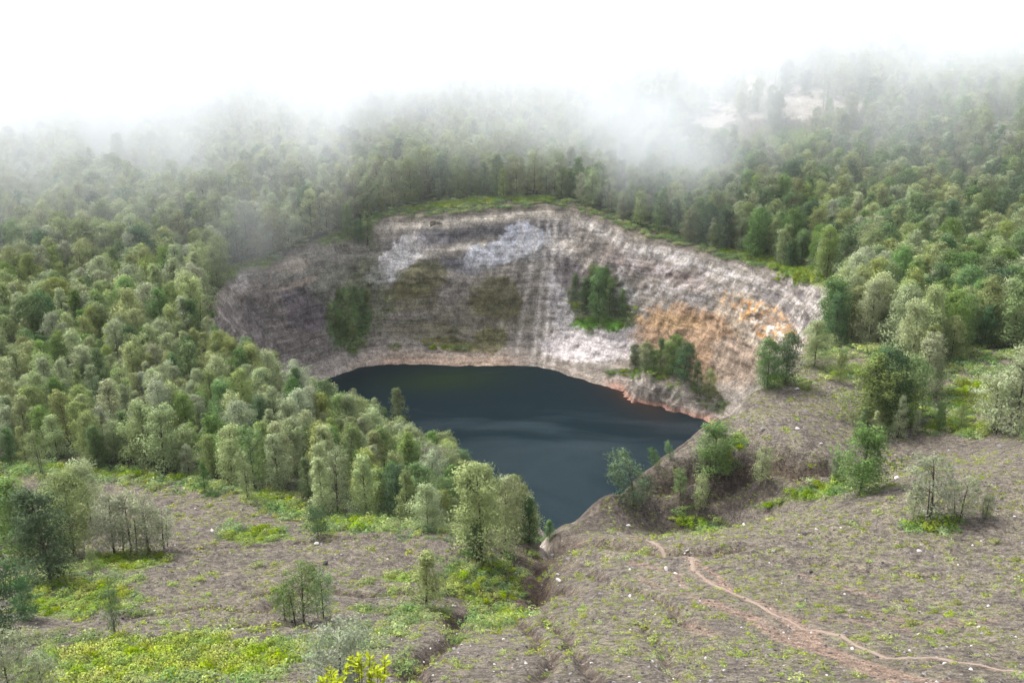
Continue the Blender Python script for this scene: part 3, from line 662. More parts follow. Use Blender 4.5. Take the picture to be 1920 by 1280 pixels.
# prominent single trees: base u, v, height px, kind, colour, width, label
PT = [
 (903,1052,172,'round','olive',1.05,'tall olive tree filling the gully head just below the lake notch','casuarina_tree','two trees at the gully head'),
 (948,1035,135,'round','sage',.85,'paler tree pressed against the right side of the gully head tree','casuarina_tree','two trees at the gully head'),
 (893,1050,70,'cone','green',1.1,'short green conical tree at the foot of the gully head tree','casuarina_tree',None),
 (993,1022,82,'narrow','dark',1.1,'dark narrow tree between the gully head trees and the notch','casuarina_tree',None),
 (1030,1018,42,'cone','green',1.1,'small dark cone-shaped tree right at the notch above the water','casuarina_tree',None),
 (968,1012,118,'round','olive',.8,'rounded tree standing behind the gully head pair against the lake','casuarina_tree',None),
 (800,1142,104,'cone','olive',1.35,'lone dark conical tree standing on the central scree','casuarina_tree',None),
 (570,1168,108,'sparse','green',.95,'thin open tree, tallest of the airy clump on the left bench','open_tree','airy clump on the left bench'),
 (535,1166,66,'sparse','green',.9,'short see-through tree on the left side of the airy clump','open_tree','airy clump on the left bench'),
 (607,1160,84,'sparse','green',.8,'see-through tree on the right side of the airy clump','open_tree','airy clump on the left bench'),
 (640,1300,135,'shrub','grey',1.0,'large grey-green bushy shrub at the bottom edge behind the yellow leaves','bushy_shrub',None),
 (25,1330,150,'shrub','grey',.8,'large grey bushy tree cut by the bottom left corner','bushy_shrub',None),
 (85,1320,85,'sparse','grey',1.2,'grey twiggy tree right of the corner bush','open_tree',None),
 (5,1200,170,'round','dark',.9,'dark bluish tree cut by the left edge above the corner bush','casuarina_tree','dark trees at the left edge'),
 (48,1165,80,'narrow','dark',1.2,'smaller dark tree beside the one cut by the left edge','casuarina_tree','dark trees at the left edge'),
 (95,1090,165,'round','dark',.95,'broad dark tree in front of the left clump on the scree','casuarina_tree','left scree clump'),
 (140,1040,150,'round','olive',.9,'tall olive tree in the middle of the left scree clump','casuarina_tree','left scree clump'),
 (45,1050,150,'round','green',.9,'green tree on the left side of the left scree clump','casuarina_tree','left scree clump'),
 (5,1010,130,'round','dark',.9,'dark tree of the left scree clump touching the picture edge','casuarina_tree','left scree clump'),
 (172,985,120,'round','sage',.8,'sage tree with its top rising highest at the back of the clump','casuarina_tree','left scree clump'),
 (110,1000,110,'narrow','sage',1.2,'narrow sage tree at the back left of the scree clump','casuarina_tree','left scree clump'),
 (215,1040,112,'sparse','grey',1.0,'pale grey tree, leftmost of the airy row over bright ferns','open_tree','pale airy row over the ferns'),
 (248,1040,108,'sparse','grey',1.0,'pale grey tree, second from left in the airy row','open_tree','pale airy row over the ferns'),
 (280,1038,100,'sparse','grey',1.0,'pale grey tree, third from left in the airy row','open_tree','pale airy row over the ferns'),
 (308,1032,80,'sparse','grey',.9,'pale grey tree, rightmost and shortest of the airy row','open_tree','pale airy row over the ferns'),
 (175,1075,50,'shrub','olive',.45,'low greyish shrub in front of the left scree clump','bushy_shrub',None),
 (217,1190,92,'sparse','green',.55,'thin lone sapling at the lower left above the lime hummock','sapling',None),
 (78,893,88,'sparse','olive',.7,'thin pale tree standing alone in front of the left wood','sapling',None),
 (465,940,92,'sparse','sage',.6,'thin tree on a bare dark stem in front of the left wood','sapling',None),
 (385,925,60,'cone','green',.9,'short conical tree at the front edge of the left wood','casuarina_tree',None),
 (597,1006,62,'shrub','dark',.8,'dark round shrub where the left wood meets the bench','bushy_shrub',None),
 (1188,952,95,'windy','dark',1.5,'windswept dark tree leaning over the lake from the bank edge','windswept_tree',None),
 (1228,884,38,'windy','green',.9,'small windswept tree, left of the little pair on the lake bank','windswept_tree','little pair on the lake bank'),
 (1256,862,36,'windy','green',.9,'small windswept tree, right of the little pair on the lake bank','windswept_tree','little pair on the lake bank'),
 (1340,900,92,'round','green',1.15,'dense green tree above the undercut edge of the middle slope','casuarina_tree',None),
 (1360,880,45,'shrub','lime',.6,'light green bush right of the dense tree on the middle slope','bushy_shrub',None),
 (1425,915,72,'sparse','sage',.8,'faint see-through tree just below the undercut edge','open_tree',None),
 (1275,935,50,'sparse','green',.9,'small thin tree low on the bank right of the windswept tree','sapling',None),
 (1312,960,72,'sparse','sage',.7,'thin tree in the shade below the middle slope','sapling',None),
 (1612,928,128,'round','green',1.05,'big broad bushy tree at the right end of the undercut edge','casuarina_tree',None),
 (1568,905,60,'shrub','green',.5,'low skirt bush at the left foot of the big bushy tree','bushy_shrub',None),
 (1597,915,50,'cone','sage',1.0,'small pale conical tree in front of the big bushy tree','casuarina_tree',None),
 (1742,982,122,'sparse','grey',1.15,'dry tree with two bare dark stems on the right scree','dry_tree',None),
 (1800,975,80,'sparse','grey',1.1,'faint dry tree right of the one with two bare stems','dry_tree',None),
 (1848,972,48,'sparse','green',.9,'small thin tree at the right end of the dry clump','sapling',None),
 (1712,975,60,'sparse','grey',.9,'short faint tree at the left end of the dry clump','sapling',None),
 (1438,728,92,'round','green',.85,'green tree at the rim with its foot on the scree, left of a pair','casuarina_tree','pair of trees on the rim'),
 (1472,722,98,'round','dark',.8,'darker tree, right of the pair on the rim','casuarina_tree','pair of trees on the rim'),
 (1527,688,86,'round','olive',.9,'olive tree between the rim pair and the round bush','casuarina_tree',None),
 (1574,718,62,'shrub','olive',.5,'round olive bush standing alone on the upper middle slope','bushy_shrub',None),
 (1625,800,125,'round','olive',1.1,'broad olive tree on the left of the big clump in the side valley','casuarina_tree','big clump in the side valley'),
 (1660,790,135,'round','dark',1.0,'tall dark tree in the centre of the side valley clump','casuarina_tree','big clump in the side valley'),
 (1695,790,120,'round','green',.95,'green tree on the right of the side valley clump','casuarina_tree','big clump in the side valley'),
 (1730,745,120,'narrow','sage',1.2,'tall narrow sage tree behind the side valley clump','casuarina_tree','big clump in the side valley'),
 (1755,735,70,'shrub','green',.4,'low bush right of the tall narrow sage tree','bushy_shrub',None),
 (1683,822,82,'cone','grey',.8,'slim pale tree in front of the side valley clump','sapling',None),
 (1716,815,46,'cone','sage',.9,'small slim tree right of the slim pale one','sapling',None),
 (1615,815,50,'cone','green',1.0,'small cone tree at the left foot of the side valley clump','casuarina_tree',None),
 (1640,822,52,'cone','olive',1.0,'second small cone tree at the foot of the side valley clump','casuarina_tree',None),
 (1900,815,155,'round','grey',.9,'tall pale grey tree at the right edge above the scree','casuarina_tree','pale trees at the right edge'),
 (1862,810,110,'sparse','grey',1.2,'thin pale tree left of the tall one at the right edge','open_tree','pale trees at the right edge'),
 (1925,830,70,'shrub','green',.5,'green bush cut by the right edge at the top of the scree','bushy_shrub',None),
 (1760,808,58,'shrub','green',.45,'green bush on the bright patch left of the pale trees','bushy_shrub',None),
 (1800,805,48,'shrub','olive',.5,'olive bush in the bright patch, right of the green bush','bushy_shrub',None),
]
CT = [(1192,690,44,'round','green'),(1212,694,52,'round','sage'),(1238,697,62,'cone','green'),(1262,700,68,'round','green'),(1283,722,74,'round','dark'),(1306,738,58,'cone','green'),(1328,744,50,'round','olive'),(1252,690,50,'round','sage'),(1225,700,42,'round','green')]
WT = [(1122,612,105,'narrow','green'),(1098,585,62,'narrow','dark'),(1142,604,80,'narrow','green'),(1166,598,52,'narrow','green'),(1078,562,45,'narrow','green'),(1112,560,60,'narrow','olive'),(1135,560,60,'narrow','green')]
WL = [(638,642,56,'narrow','green'),(664,652,55,'cone','olive'),(684,622,50,'narrow','green'),(622,612,42,'narrow','sage'),(652,590,44,'cone','sage'),(668,575,36,'cone','green'),(690,590,34,'narrow','olive'),(636,572,34,'cone','olive'),(656,620,40,'narrow','olive')]
ED = [(690,468,72,'cone','green'),(652,448,62,'cone','green'),(672,462,50,'narrow','dark'),(748,806,78,'cone','olive'),(706,802,58,'cone','sage'),(724,806,42,'cone','green'),(668,792,64,'cone','olive')]
OW = ['first','second','third','fourth','fifth','sixth','seventh','eighth','ninth','tenth','eleventh','twelfth','thirteenth','fourteenth','fifteenth','sixteenth','seventeenth','eighteenth','nineteenth','twentieth',
      'twenty-first','twenty-second','twenty-third','twenty-fourth','twenty-fifth','twenty-sixth','twenty-seventh','twenty-eighth','twenty-ninth','thirtieth']
SH = {'round': 'round-crowned', 'narrow': 'narrow', 'cone': 'cone-shaped', 'sparse': 'see-through', 'windy': 'windswept', 'shrub': 'bushy'}
fixed_xy = []
for i, (u_, v_, hp, kind, colr, wd_, lab, nm, grp) in enumerate(PT):
    p = place(min(u_, 2050), min(v_, 1340)); h = pix_h(hp, *p); fixed_xy.append((p[0], p[1], h*.28*wd_))
    w_ = wd_*(1.28 if kind in ('round', 'sparse') and v_ < 1200 and 'gully' not in lab else 1)
    add_tree(nm, *p, h, kind, i, colr, lab, 'shrub' if nm == 'bushy_shrub' else 'tree', grp, w_, rot=0 if kind == 'windy' else None)
for lst, nm, where, grp in ((CT, 'ledge_tree', 'on the rocky spur beside the water', 'trees on the rocky spur by the water'), (WT, 'ledge_tree', 'on the green ledge of the crater wall', 'trees on the ledge of the crater wall'),
                            (WL, 'ledge_tree', 'in the green gully of the left crater wall', 'trees in the gully of the left wall'), (ED, 'edge_tree', '', 'slim trees on the rim and by the water')):
    srt = sorted(lst)
    for q_ in lst:
        u_, v_, hp, kind, colr = q_; p = place(u_, v_); h = pix_h(hp, *p); k_ = srt.index(q_)
        if where: lab = f'{TONE[colr]} {SH[kind]} tree {where}, {OW[k_]} from left'
        else: lab = {690: 'green cone-shaped tree jutting up at the left end of the cliff top', 652: 'green cone tree on the grassy rim left of the jutting one', 672: 'dark narrow tree between two cone trees on the grassy rim',
                     748: 'tallest slim tree seen against the dark water, right of its row', 706: 'slim sage tree against the water, second from left in its row', 724: 'shortest slim tree against the water, third from left in its row', 668: 'olive slim tree against the water, leftmost of its row'}[u_]
        add_tree(nm, *p, h, kind, k_, colr, lab, 'tree', grp, 1.15 if kind == 'round' else 1.0)
print('trees placed', time.time()-T0)

# forest scatter
S = 4.5
X, Y = np.meshgrid(np.arange(-420, 420, S), np.arange(80, 760, S)); X = (X+rng.uniform(-.46, .46, X.shape)*S).ravel(); Y = (Y+rng.uniform(-.46, .46, Y.shape)*S).ravel()
Z0 = outer(X, Y, False); d_, w_, f_ = rim_field(X, Y); Z = shape_in(Z0, d_, w_, f_, X, Y); U, Vv = proj(X, Y, Z)
m_ = (forest_mask(X, Y, U, Vv) > .5) & (U > -350) & (U < 2270) & ((d_ < -.5) | ((d_ < 3.2) & (Y > 230) & (((U > 430) & (U < 770)) | (U > 1180)) & (fbm(X/9, Y/9, 2) > -.1)) | ((f_ > .35) & (Z > 3.5))) & (Y > 90)
# grassy rim margin stays open
m_ &= ~((d_ > -5) & (d_ < 0) & (Y > 250) & (rng.random(len(X)) < .12))
m_ &= (Y < 520) | (rng.random(len(X)) < .6)
for a, b, c_ in fixed_xy: m_ &= (X-a)**2+(Y-b)**2 > c_*c_
X, Y, Z, U, Vv = X[m_], Y[m_], Z[m_], U[m_], Vv[m_]; nt_ = len(X)
Hh = np.where(f_[m_] > .3, .85, 1.12)*rng.uniform(7.2, 15.0, nt_)*(1+.12*fbm(X/20, Y/20, 2)); Hh *= np.where(Y > 300, 1.02, .95)
edge = rng.random(nt_) < .10; Hh[edge] *= .62; Hh[(d_[m_] > -1.5) & (Y > 230)] *= .6
kn = rng.random(nt_); kinds = np.where(kn < .56, 0, np.where(kn < .80, 1, np.where(kn < .92, 2, 3)))
KN = ['round', 'narrow', 'cone', 'sparse']
side = sst(1000, 1300, U)+.35*fbm(X/25, Y/25, 2); cn = rng.random(nt_)
lc = np.where(cn < .40, 0, np.where(cn < .66, 1, np.where(cn < .80, 2, np.where(cn < .86, 3, 4))))
rc = np.where(cn < .22, 0, np.where(cn < .48, 1, np.where(cn < .80, 2, np.where(cn < .92, 3, 4))))
cols = np.where(side > .5, rc, lc); CN = ['sage', 'olive', 'green', 'dark', 'grey']
vi = rng.integers(0, 5, nt_); rot = rng.uniform(0, 6.28, nt_); wid = rng.uniform(.88, 1.15, nt_)
# which trees show largest
grid = np.zeros((160, 240), bool); score = np.zeros(nt_)
dist = Y*cp-(Z-CH)*sp; order = np.argsort(dist)
for i in order:
    hp = Hh[i]*FP/dist[i]*.9; wp = hp*.42
    u0, u1, v0, v1 = int((U[i]-wp/2)/8), int((U[i]+wp/2)/8)+1, int((Vv[i]-hp)/8), int((Vv[i]-hp*.15)/8)+1
    u0 = max(u0, 0); v0 = max(v0, 0); u1 = min(u1, 240); v1 = min(v1, 160)
    if u1 <= u0 or v1 <= v0: continue
    s_ = grid[v0:v1, u0:u1]; score[i] = (~s_).sum(); s_[:] = True
score[Vv < 330] *= .3
NI = 285
sel = np.argsort(-score)[:NI]; sel = sel[score[sel] > 0]
print('forest', nt_, 'singled', len(sel))
reg = {}
for i in sel:
    r_ = 'the left wood' if U[i] < 640 or (Vv[i] > 690 and U[i] < 1040) else ('the wood behind the cliff' if U[i] < 1330 else 'the right wood')
    reg.setdefault(r_, []).append(i)
for r_, ids in reg.items():
    ids.sort(key=lambda i: -Vv[i]); per = 14
    for row in range(0, len(ids), per):
        for k_, i in enumerate(sorted(ids[row:row+per], key=lambda i: U[i])):
            kd = KN[kinds[i]]; cc = CN[cols[i]]; rw = row//per
            rt = 'front' if rw == 0 else OW[rw]
            add_tree('forest_tree', X[i], Y[i], Z[i], Hh[i], kd, int(vi[i]), cc, f'{TONE[cc]} {SH[kd]} tree, {OW[k_]} from left, {rt} row of {r_}', 'tree', 'trees of '+r_, wid[i], rot[i])

def scatter(name, P, rotz, scl, pid, protos, tilt=None):
    """one object that strews copies of unlinked meshes over points"""
    P = np.asarray(P, np.float32); me = bpy.data.meshes.new(name); me.vertices.add(len(P)); me.vertices.foreach_set('co', P.ravel())
    a = me.attributes.new('rotv', 'FLOAT_VECTOR', 'POINT'); R3 = np.zeros((len(P), 3), np.float32); R3[:, 2] = rotz
    if tilt is not None: R3[:, :2] = tilt
    a.data.foreach_set('vector', R3.ravel())
    a = me.attributes.new('sclv', 'FLOAT_VECTOR', 'POINT'); a.data.foreach_set('vector', np.asarray(scl, np.float32).ravel())
    a = me.attributes.new('pid', 'INT', 'POINT'); a.data.foreach_set('value', np.asarray(pid, np.int32))
    ob = bpy.data.objects.new(name, me); COL.objects.link(ob)
    ng = bpy.data.node_groups.new(name, 'GeometryNodeTree'); ng.interface.new_socket('Geometry', in_out='INPUT', socket_type='NodeSocketGeometry'); ng.interface.new_socket('Geometry', in_out='OUTPUT', socket_type='NodeSocketGeometry')
    gi = ng.nodes.new('NodeGroupInput'); go = ng.nodes.new('NodeGroupOutput'); jn = ng.nodes.new('GeometryNodeJoinGeometry')
    def na(nm, tp):
        q_ = ng.nodes.new('GeometryNodeInputNamedAttribute'); q_.data_type = tp; q_.inputs[0].default_value = nm; return q_.outputs[0]
    ra, sa, pa = na('rotv', 'FLOAT_VECTOR'), na('sclv', 'FLOAT_VECTOR'), na('pid', 'INT')
    for k_, pr in enumerate(protos):
        s_ = ng.nodes.new('GeometryNodeInstanceOnPoints'); oi = ng.nodes.new('GeometryNodeObjectInfo'); oi.inputs[0].default_value = pr; oi.inputs['As Instance'].default_value = True
        cm = ng.nodes.new('FunctionNodeCompare'); cm.data_type = 'INT'; cm.operation = 'EQUAL'
        ii = [s for s in cm.inputs if s.type == 'INT']; ng.links.new(pa, ii[0]); ii[1].default_value = k_
        ng.links.new(gi.outputs[0], s_.inputs[0]); ng.links.new(cm.outputs[0], s_.inputs['Selection']); ng.links.new(oi.outputs['Geometry'], s_.inputs['Instance'])
        ng.links.new(ra, s_.inputs['Rotation']); ng.links.new(sa, s_.inputs['Scale']); ng.links.new(s_.outputs[0], jn.inputs[0])
    ng.links.new(jn.outputs[0], go.inputs[0]); md = ob.modifiers.new('strewn', 'NODES'); md.node_group = ng
    tag(ob, kind='stuff'); return ob
# one mesh per kind and colour: crown and trunk together
protos = []; pkey = {}
def combo(kind, vi_, colr):
    key = (kind, vi_ % len(VAR[kind]), colr)
    if key not in pkey:
        (V, F, T, SN), (Vw, Fw) = VAR[kind][key[1]][2:]
        VV = np.vstack([V, Vw]); FF = np.vstack([F, Fw+len(V)])
        ob = mesh_np('forest_piece', VV, FF, [LEAF[colr], M_bark], False, {'tone': ('FLOAT', np.r_[T, np.ones(len(Vw))])}, link=False, fmat=np.r_[np.zeros(len(F)), np.ones(len(Fw))])
        wn = np.c_[Vw[:, 0], Vw[:, 1], Vw[:, 2]*0]+1e-4; soft(ob.data, np.vstack([SN, wn/np.linalg.norm(wn, axis=1)[:, None]]))
        pkey[key] = len(protos); protos.append(ob)
    return pkey[key]
rest = np.setdiff1d(np.arange(nt_), sel)
pid = [combo(KN[kinds[i]], int(vi[i]) % 3, CN[cols[i]]) for i in rest]
s_ = Hh[rest]/10
ob = scatter('forest', np.c_[X[rest], Y[rest], Z[rest]-.2], rot[rest], np.c_[s_*wid[rest], s_*wid[rest], s_], pid, protos)
tag(ob, 'dense grey-green woodland covering the slopes round the crater')
print('forest', time.time()-T0)

# ------------------------------------------------------------------ low plants
def bush_piece(name, colr, seed, n=260, flat=.6, lf=.19):
    r = np.random.default_rng(seed); cs = np.c_[r.normal(0, .42, (9, 2)), r.uniform(.1, .45, 9)]
    k = r.integers(0, 9, n); d = r.normal(0, 1, (n, 3)); d[:, 2] = abs(d[:, 2]); d /= np.linalg.norm(d, axis=1)[:, None]
    p = cs[k]+d*.42*np.array([1, 1, flat]); p[:, 2] *= flat+.3
    V, F = leaves(p, d+[0, 0, .3], lf, lf*.6, r, .3); sn = d+[0, 0, .5]; sn /= np.linalg.norm(sn, axis=1)[:, None]; T = np.repeat(r.uniform(.7, 1.3, 9)[k]*r.uniform(.8, 1.2, n), 4)
    ob = mesh_np(name, V, F, [LEAF[colr]], False, {'tone': ('FLOAT', T)}, link=False); soft(ob.data, np.repeat(sn, 4, 0)); return ob
S = 1.25
X2, Y2 = np.meshgrid(np.arange(-170, 200, S), np.arange(48, 420, S)); X2 = (X2+rng.uniform(-.5, .5, X2.shape)*S).ravel(); Y2 = (Y2+rng.uniform(-.5, .5, Y2.shape)*S).ravel()
Z2 = H(X2, Y2); U2, V2 = proj(X2, Y2, Z2); inn = (U2 > -120) & (U2 < 2040) & (V2 > 200) & (V2 < 1400)
X2, Y2, Z2, U2, V2 = X2[inn], Y2[inn], Z2[inn], U2[inn], V2[inn]
d2, w2, f2 = rim_field(X2, Y2); nn1 = fbm(X2/2.3+9, Y2/2.3, 4); g = np.zeros(len(X2))
for cu, cv, ru, rv, ro, s in green_px: g = np.maximum(g, s*ell(U2, V2, cu, cv, ru, rv, ro))
fm = forest_mask(X2, Y2, U2, V2)
near_f = np.zeros(len(X2))
for du, dv in ((0, -26), (18, -12), (-18, -12), (0, -12)): near_f = np.maximum(near_f, forest_mask(X2, Y2, U2+du, V2+dv))
lake_ok = (d2 < -.2) | ((f2 > .35) & (Z2 > 3))
k1 = (g+.5*nn1 > .42) & lake_ok & (rng.random(len(X2)) < .85)
k2 = (fm > .5) & lake_ok & (rng.random(len(X2)) < .10)
k3 = (near_f > .5) & (fm < .5) & lake_ok & (rng.random(len(X2)) < .35)
wm = (d2 > 0) & (f2 < .3) & (Z2 > 2) & (V2 > 440) & (V2 < 800)
gw_ = np.zeros(len(X2))
for cu, cv, ru, rv in ((655,610,34,55),(1125,612,48,14),(1150,590,45,30),(1105,575,40,35),(1300,735,45,20),(1225,700,60,14),(1165,700,25,8),(730,575,16,26),(1345,760,30,25),(745,650,20,8),(1500,520,60,14),(850,650,60,8)): gw_ = np.maximum(gw_, ell(U2, V2, cu, cv, ru, rv))
k4 = wm & (gw_+.35*nn1 > .5)
bright = (g > .5)
ks = k1 | k2 | k3 | k4; 
humm = (U2 < 620) & (V2 > 1175)
lime = (bright & ((rng.random(len(X2)) < .8) | humm)) | (k4 & (rng.random(len(X2)) < .5)); dk = (rng.random(len(X2)) < .5)
pid = np.where(lime, rng.integers(0, 2, len(X2)), np.where(dk, 2, 3))
sz = rng.uniform(.8, 1.5, len(X2))*np.where(V2 > 1000, .85, 1.15)*np.where(V2 < 700, 1.25, 1)
bp_ = [bush_piece('undergrowth_piece', 'lime', 71), bush_piece('undergrowth_piece', 'lime', 72), bush_piece('undergrowth_piece', 'green', 73), bush_piece('undergrowth_piece', 'olive', 74)]
hum = ((U2 < 600) & (V2 > 1180)) | ((V2 > 1060) & (rng.random(len(X2)) < .5))
bp_.append(bush_piece('undergrowth_piece', 'moss', 75)); pid = np.where(hum & (pid < 2) & (rng.random(len(X2)) < .5), 4, pid)
ob = scatter('undergrowth', np.c_[X2, Y2, Z2-.1][ks], rng.uniform(0, 6.28, ks.sum()), np.repeat(sz[ks][:, None], 3, 1), pid[ks], bp_)
tag(ob, 'bright green ferns and low bushes filling hollows and wood edges')
# tufts over the scree
S = .80
X3, Y3 = np.meshgrid(np.arange(-150, 170, S), np.arange(46, 230, S)); X3 = (X3+rng.uniform(-.5, .5, X3.shape)*S).ravel(); Y3 = (Y3+rng.uniform(-.5, .5, Y3.shape)*S).ravel()
ub, vb = proj(X3, Y3, bil(X3, Y3)); q_ = (ub > -60) & (ub < 1980) & (vb > 620) & (vb < 1330); X3, Y3 = X3[q_], Y3[q_]
d3, w3, f3 = rim_field(X3, Y3); q_ = d3 < -.3; X3, Y3 = X3[q_], Y3[q_]
Z3 = H(X3, Y3); U3, V3 = proj(X3, Y3, Z3); fm3 = forest_mask(X3, Y3, U3, V3)
na_ = fbm(X3/2.3+9, Y3/2.3, 4); nb_ = fbm(X3/11, Y3/11, 4)
pr = sst(-.25, .45, na_*.9+nb_*.6)*.6
tr = np.ones(len(X3))
for P, hw, s in TRL[:7]: tr = np.minimum(tr, sst(hw*.8, hw*2.2, pl_dist(X3, Y3, P)))
q_ = (rng.random(len(X3)) < pr*tr) & (fm3 < .5); X3, Y3, Z3, na_ = X3[q_], Y3[q_], Z3[q_], na_[q_]; n3_ = len(X3)
def tuft_piece(colr, seed): return bush_piece('tuft_piece', colr, seed, 80, .5, .27)
sz = rng.uniform(.14, .42, n3_)*(1+.9*(rng.random(n3_) < .10)); dkt = rng.random(n3_)
ob = scatter('ground_cover', np.c_[X3, Y3, Z3-.02], rng.uniform(0, 6.28, n3_), np.repeat(sz[:, None], 3, 1)*np.array([1.25, 1.25, .8]), np.where(dkt < .62, 0, np.where(dkt < .85, 1, 2)), [tuft_piece('moss', 81), tuft_piece('olive', 82), tuft_piece('lime', 83)])
tag(ob, 'small yellow-green tufts scattered over the grey scree')
# gravel
def rock(name, seed, mat, sub=2, rough=.28):
    import bmesh
    bm = bmesh.new(); bmesh.ops.create_icosphere(bm, subdivisions=sub, radius=1)
    V = np.array([v.co[:] for v in bm.verts]); F = np.array([[v.index for v in f.verts] for f in bm.faces]); bm.free()
    r = np.random.default_rng(seed)
    for _ in range(9):      # chip flat facets
        nrm = r.normal(0, 1, 3); nrm /= np.linalg.norm(nrm); lim = r.uniform(.5, .85); dd_ = V@nrm; V = V-np.maximum(dd_-lim, 0)[:, None]*nrm
    V *= (1+rough*.4*fbm3(V[:, 0]*2+seed, V[:, 1]*2, V[:, 2]*2, 2))[:, None]; V *= r.uniform(.75, 1.2, 3)*[1, 1, .75]
    return mesh_np(name, V, F, [mat], False, link=False)
n4 = 60000
X4 = rng.uniform(-140, 160, n4); Y4 = 46+190*rng.random(n4)**1.3; ub, vb = proj(X4, Y4, bil(X4, Y4)); d4, _, _ = rim_field(X4, Y4)
q_ = (ub > -60) & (ub < 1980) & (vb > 620) & (vb < 1330) & (d4 < -.3); X4, Y4 = X4[q_], Y4[q_]; Z4 = H(X4, Y4); n4 = len(X4)
sz = .055+.15*rng.random(n4)**4; pl = rng.random(n4)
M_grey = plain_mat('grey_gravel_stone', (.18, .17, .165), .95, 2, .3)
ob = scatter('gravel', np.c_[X4, Y4, Z4], rng.uniform(0, 6.28, n4), np.repeat(sz[:, None], 3, 1), np.where(pl < .08, 0, np.where(pl < .6, 1, 2)), [rock('gravel_piece', 1, M_pale, 1), rock('gravel_piece', 2, M_darkrock, 1), rock('gravel_piece', 3, M_grey, 1)], rng.uniform(-.6, .6, (n4, 2)))
tag(ob, 'loose pale and dark stones strewn over the scree')
# boulders one by one
BO = [(1048,1091,14,'p','large white boulder alone on the scree below the lake notch'),(1249,1068,12,'p','white boulder beside the second faint trail, upper of a pair'),(1267,1078,10,'p','white boulder beside the second faint trail, lower of a pair'),
 (986,1246,11,'p','squarish white block near the bottom centre gullies'),(1046,1078,7,'p','small white stone just above the large white boulder'),(1178,988,10,'p','white stone low on the dark bank above the lake notch'),
 (1022,1031,12,'p','white block lying in the lake notch'),(1035,1044,12,'g','grey block just right of the notch block'),(1181,1121,9,'p','pale stone at the edge of the long diagonal crack'),
 (724,993,6,'p','small white stone on top of the central bench'),(851,1139,10,'p','white stone at the head of the dark central gully'),(969,1239,9,'p','slanting pale stone left of the squarish block'),
 (1181,1070,7,'p','small pale stone between the notch and the trail pair'),(1251,1172,9,'d','dark stone below the long diagonal crack'),
 (444,994,15,'g','large grey boulder, biggest on the left scree'),(398,997,12,'p','pale boulder left of the biggest one on the left scree'),(429,1000,7,'p','small stone between the two left scree boulders'),
 (594,1022,13,'p','pale flat boulder below the dark round shrub'),(610,1058,13,'d','black boulder on the central scree'),(499,927,11,'p','pinkish boulder at the foot of the left wood'),(315,963,8,'p','small pale stone near the right end of the airy row'),
 (1682,898,15,'p','long white boulder right of the big bushy tree'),(1790,879,14,'g','pale boulder above the dry tree with two stems'),(1874,838,12,'g','grey boulder at the top right of the scree'),(1395,985,10,'p','white stone on the crest below the undercut edge'),
 (1509,1004,13,'d','dark wide boulder on the upper right scree'),(1451,1036,11,'g','grey pointed boulder below the crest stones'),(1530,993,7,'p','small white stone above the dark wide boulder'),
 (1723,1038,10,'p','flat white stone below the dry clump'),(1852,1140,9,'p','white stone on the far right scree'),(1834,1179,9,'p','pale stone near the right edge above the trail'),(1723,1190,9,'p','pale stone between two lime cushions'),
 (1770,1246,10,'p','white stone just below the orange trail near the right'),(1323,1234,8,'p','flat white stone at the bottom right of centre'),(1520,1075,10,'d','black stone in the middle of the right scree'),
 (1384,1068,9,'g','grey stone right of the first bend of the trail'),(1288,1038,8,'p','pale stone above the trail near its first bend'),(1494,732,10,'p','white boulder high on the middle slope'),
 (1510,772,14,'g','broken grey boulder on the middle slope'),(1429,807,13,'g','grey boulder on the left of the middle slope'),(1495,808,9,'p','small white stone in the centre of the middle slope'),(1539,833,8,'p','small white stone low on the middle slope'),
 (1864,671,15,'g','grey boulder on the bare patch below the right wood'),(1695,1225,6,'p','tiny white stone touching the trail'),(1307,779,17,'r','orange boulder standing in the water at the right shore'),(1065,1052,9,'g','grey block at the foot of the dark low bank'),(1092,1048,8,'g','grey block right of another at the foot of the dark low bank')]
RK = {'p': [rock('boulder', 20+i, M_pale, 2) for i in range(4)], 'd': [rock('boulder', 30+i, M_darkrock, 2) for i in range(2)], 'g': [rock('boulder', 40+i, M_grey, 2) for i in range(4)], 'r': [rock('boulder', 50, M_redrock, 3)]}
for i, (u_, v_, wpx, t_, lab) in enumerate(BO):
    p = place(u_, v_) if t_ != 'r' else np.array([*at_z(u_, v_, 0), 0.]); s = wpx*(p[1]*cp-(p[2]-CH)*sp)/FP/2
    ob = bpy.data.objects.new('boulder', RK[t_][i % len(RK[t_])].data); COL.objects.link(ob); ob.location = (p[0], p[1], p[2]+s*.25); ob.scale = (s*1.1, s*.9, s*.85); ob.rotation_euler = (0, 0, random.uniform(0, 6))
    tag(ob, lab, 'boulder', 'boulders on the slopes')
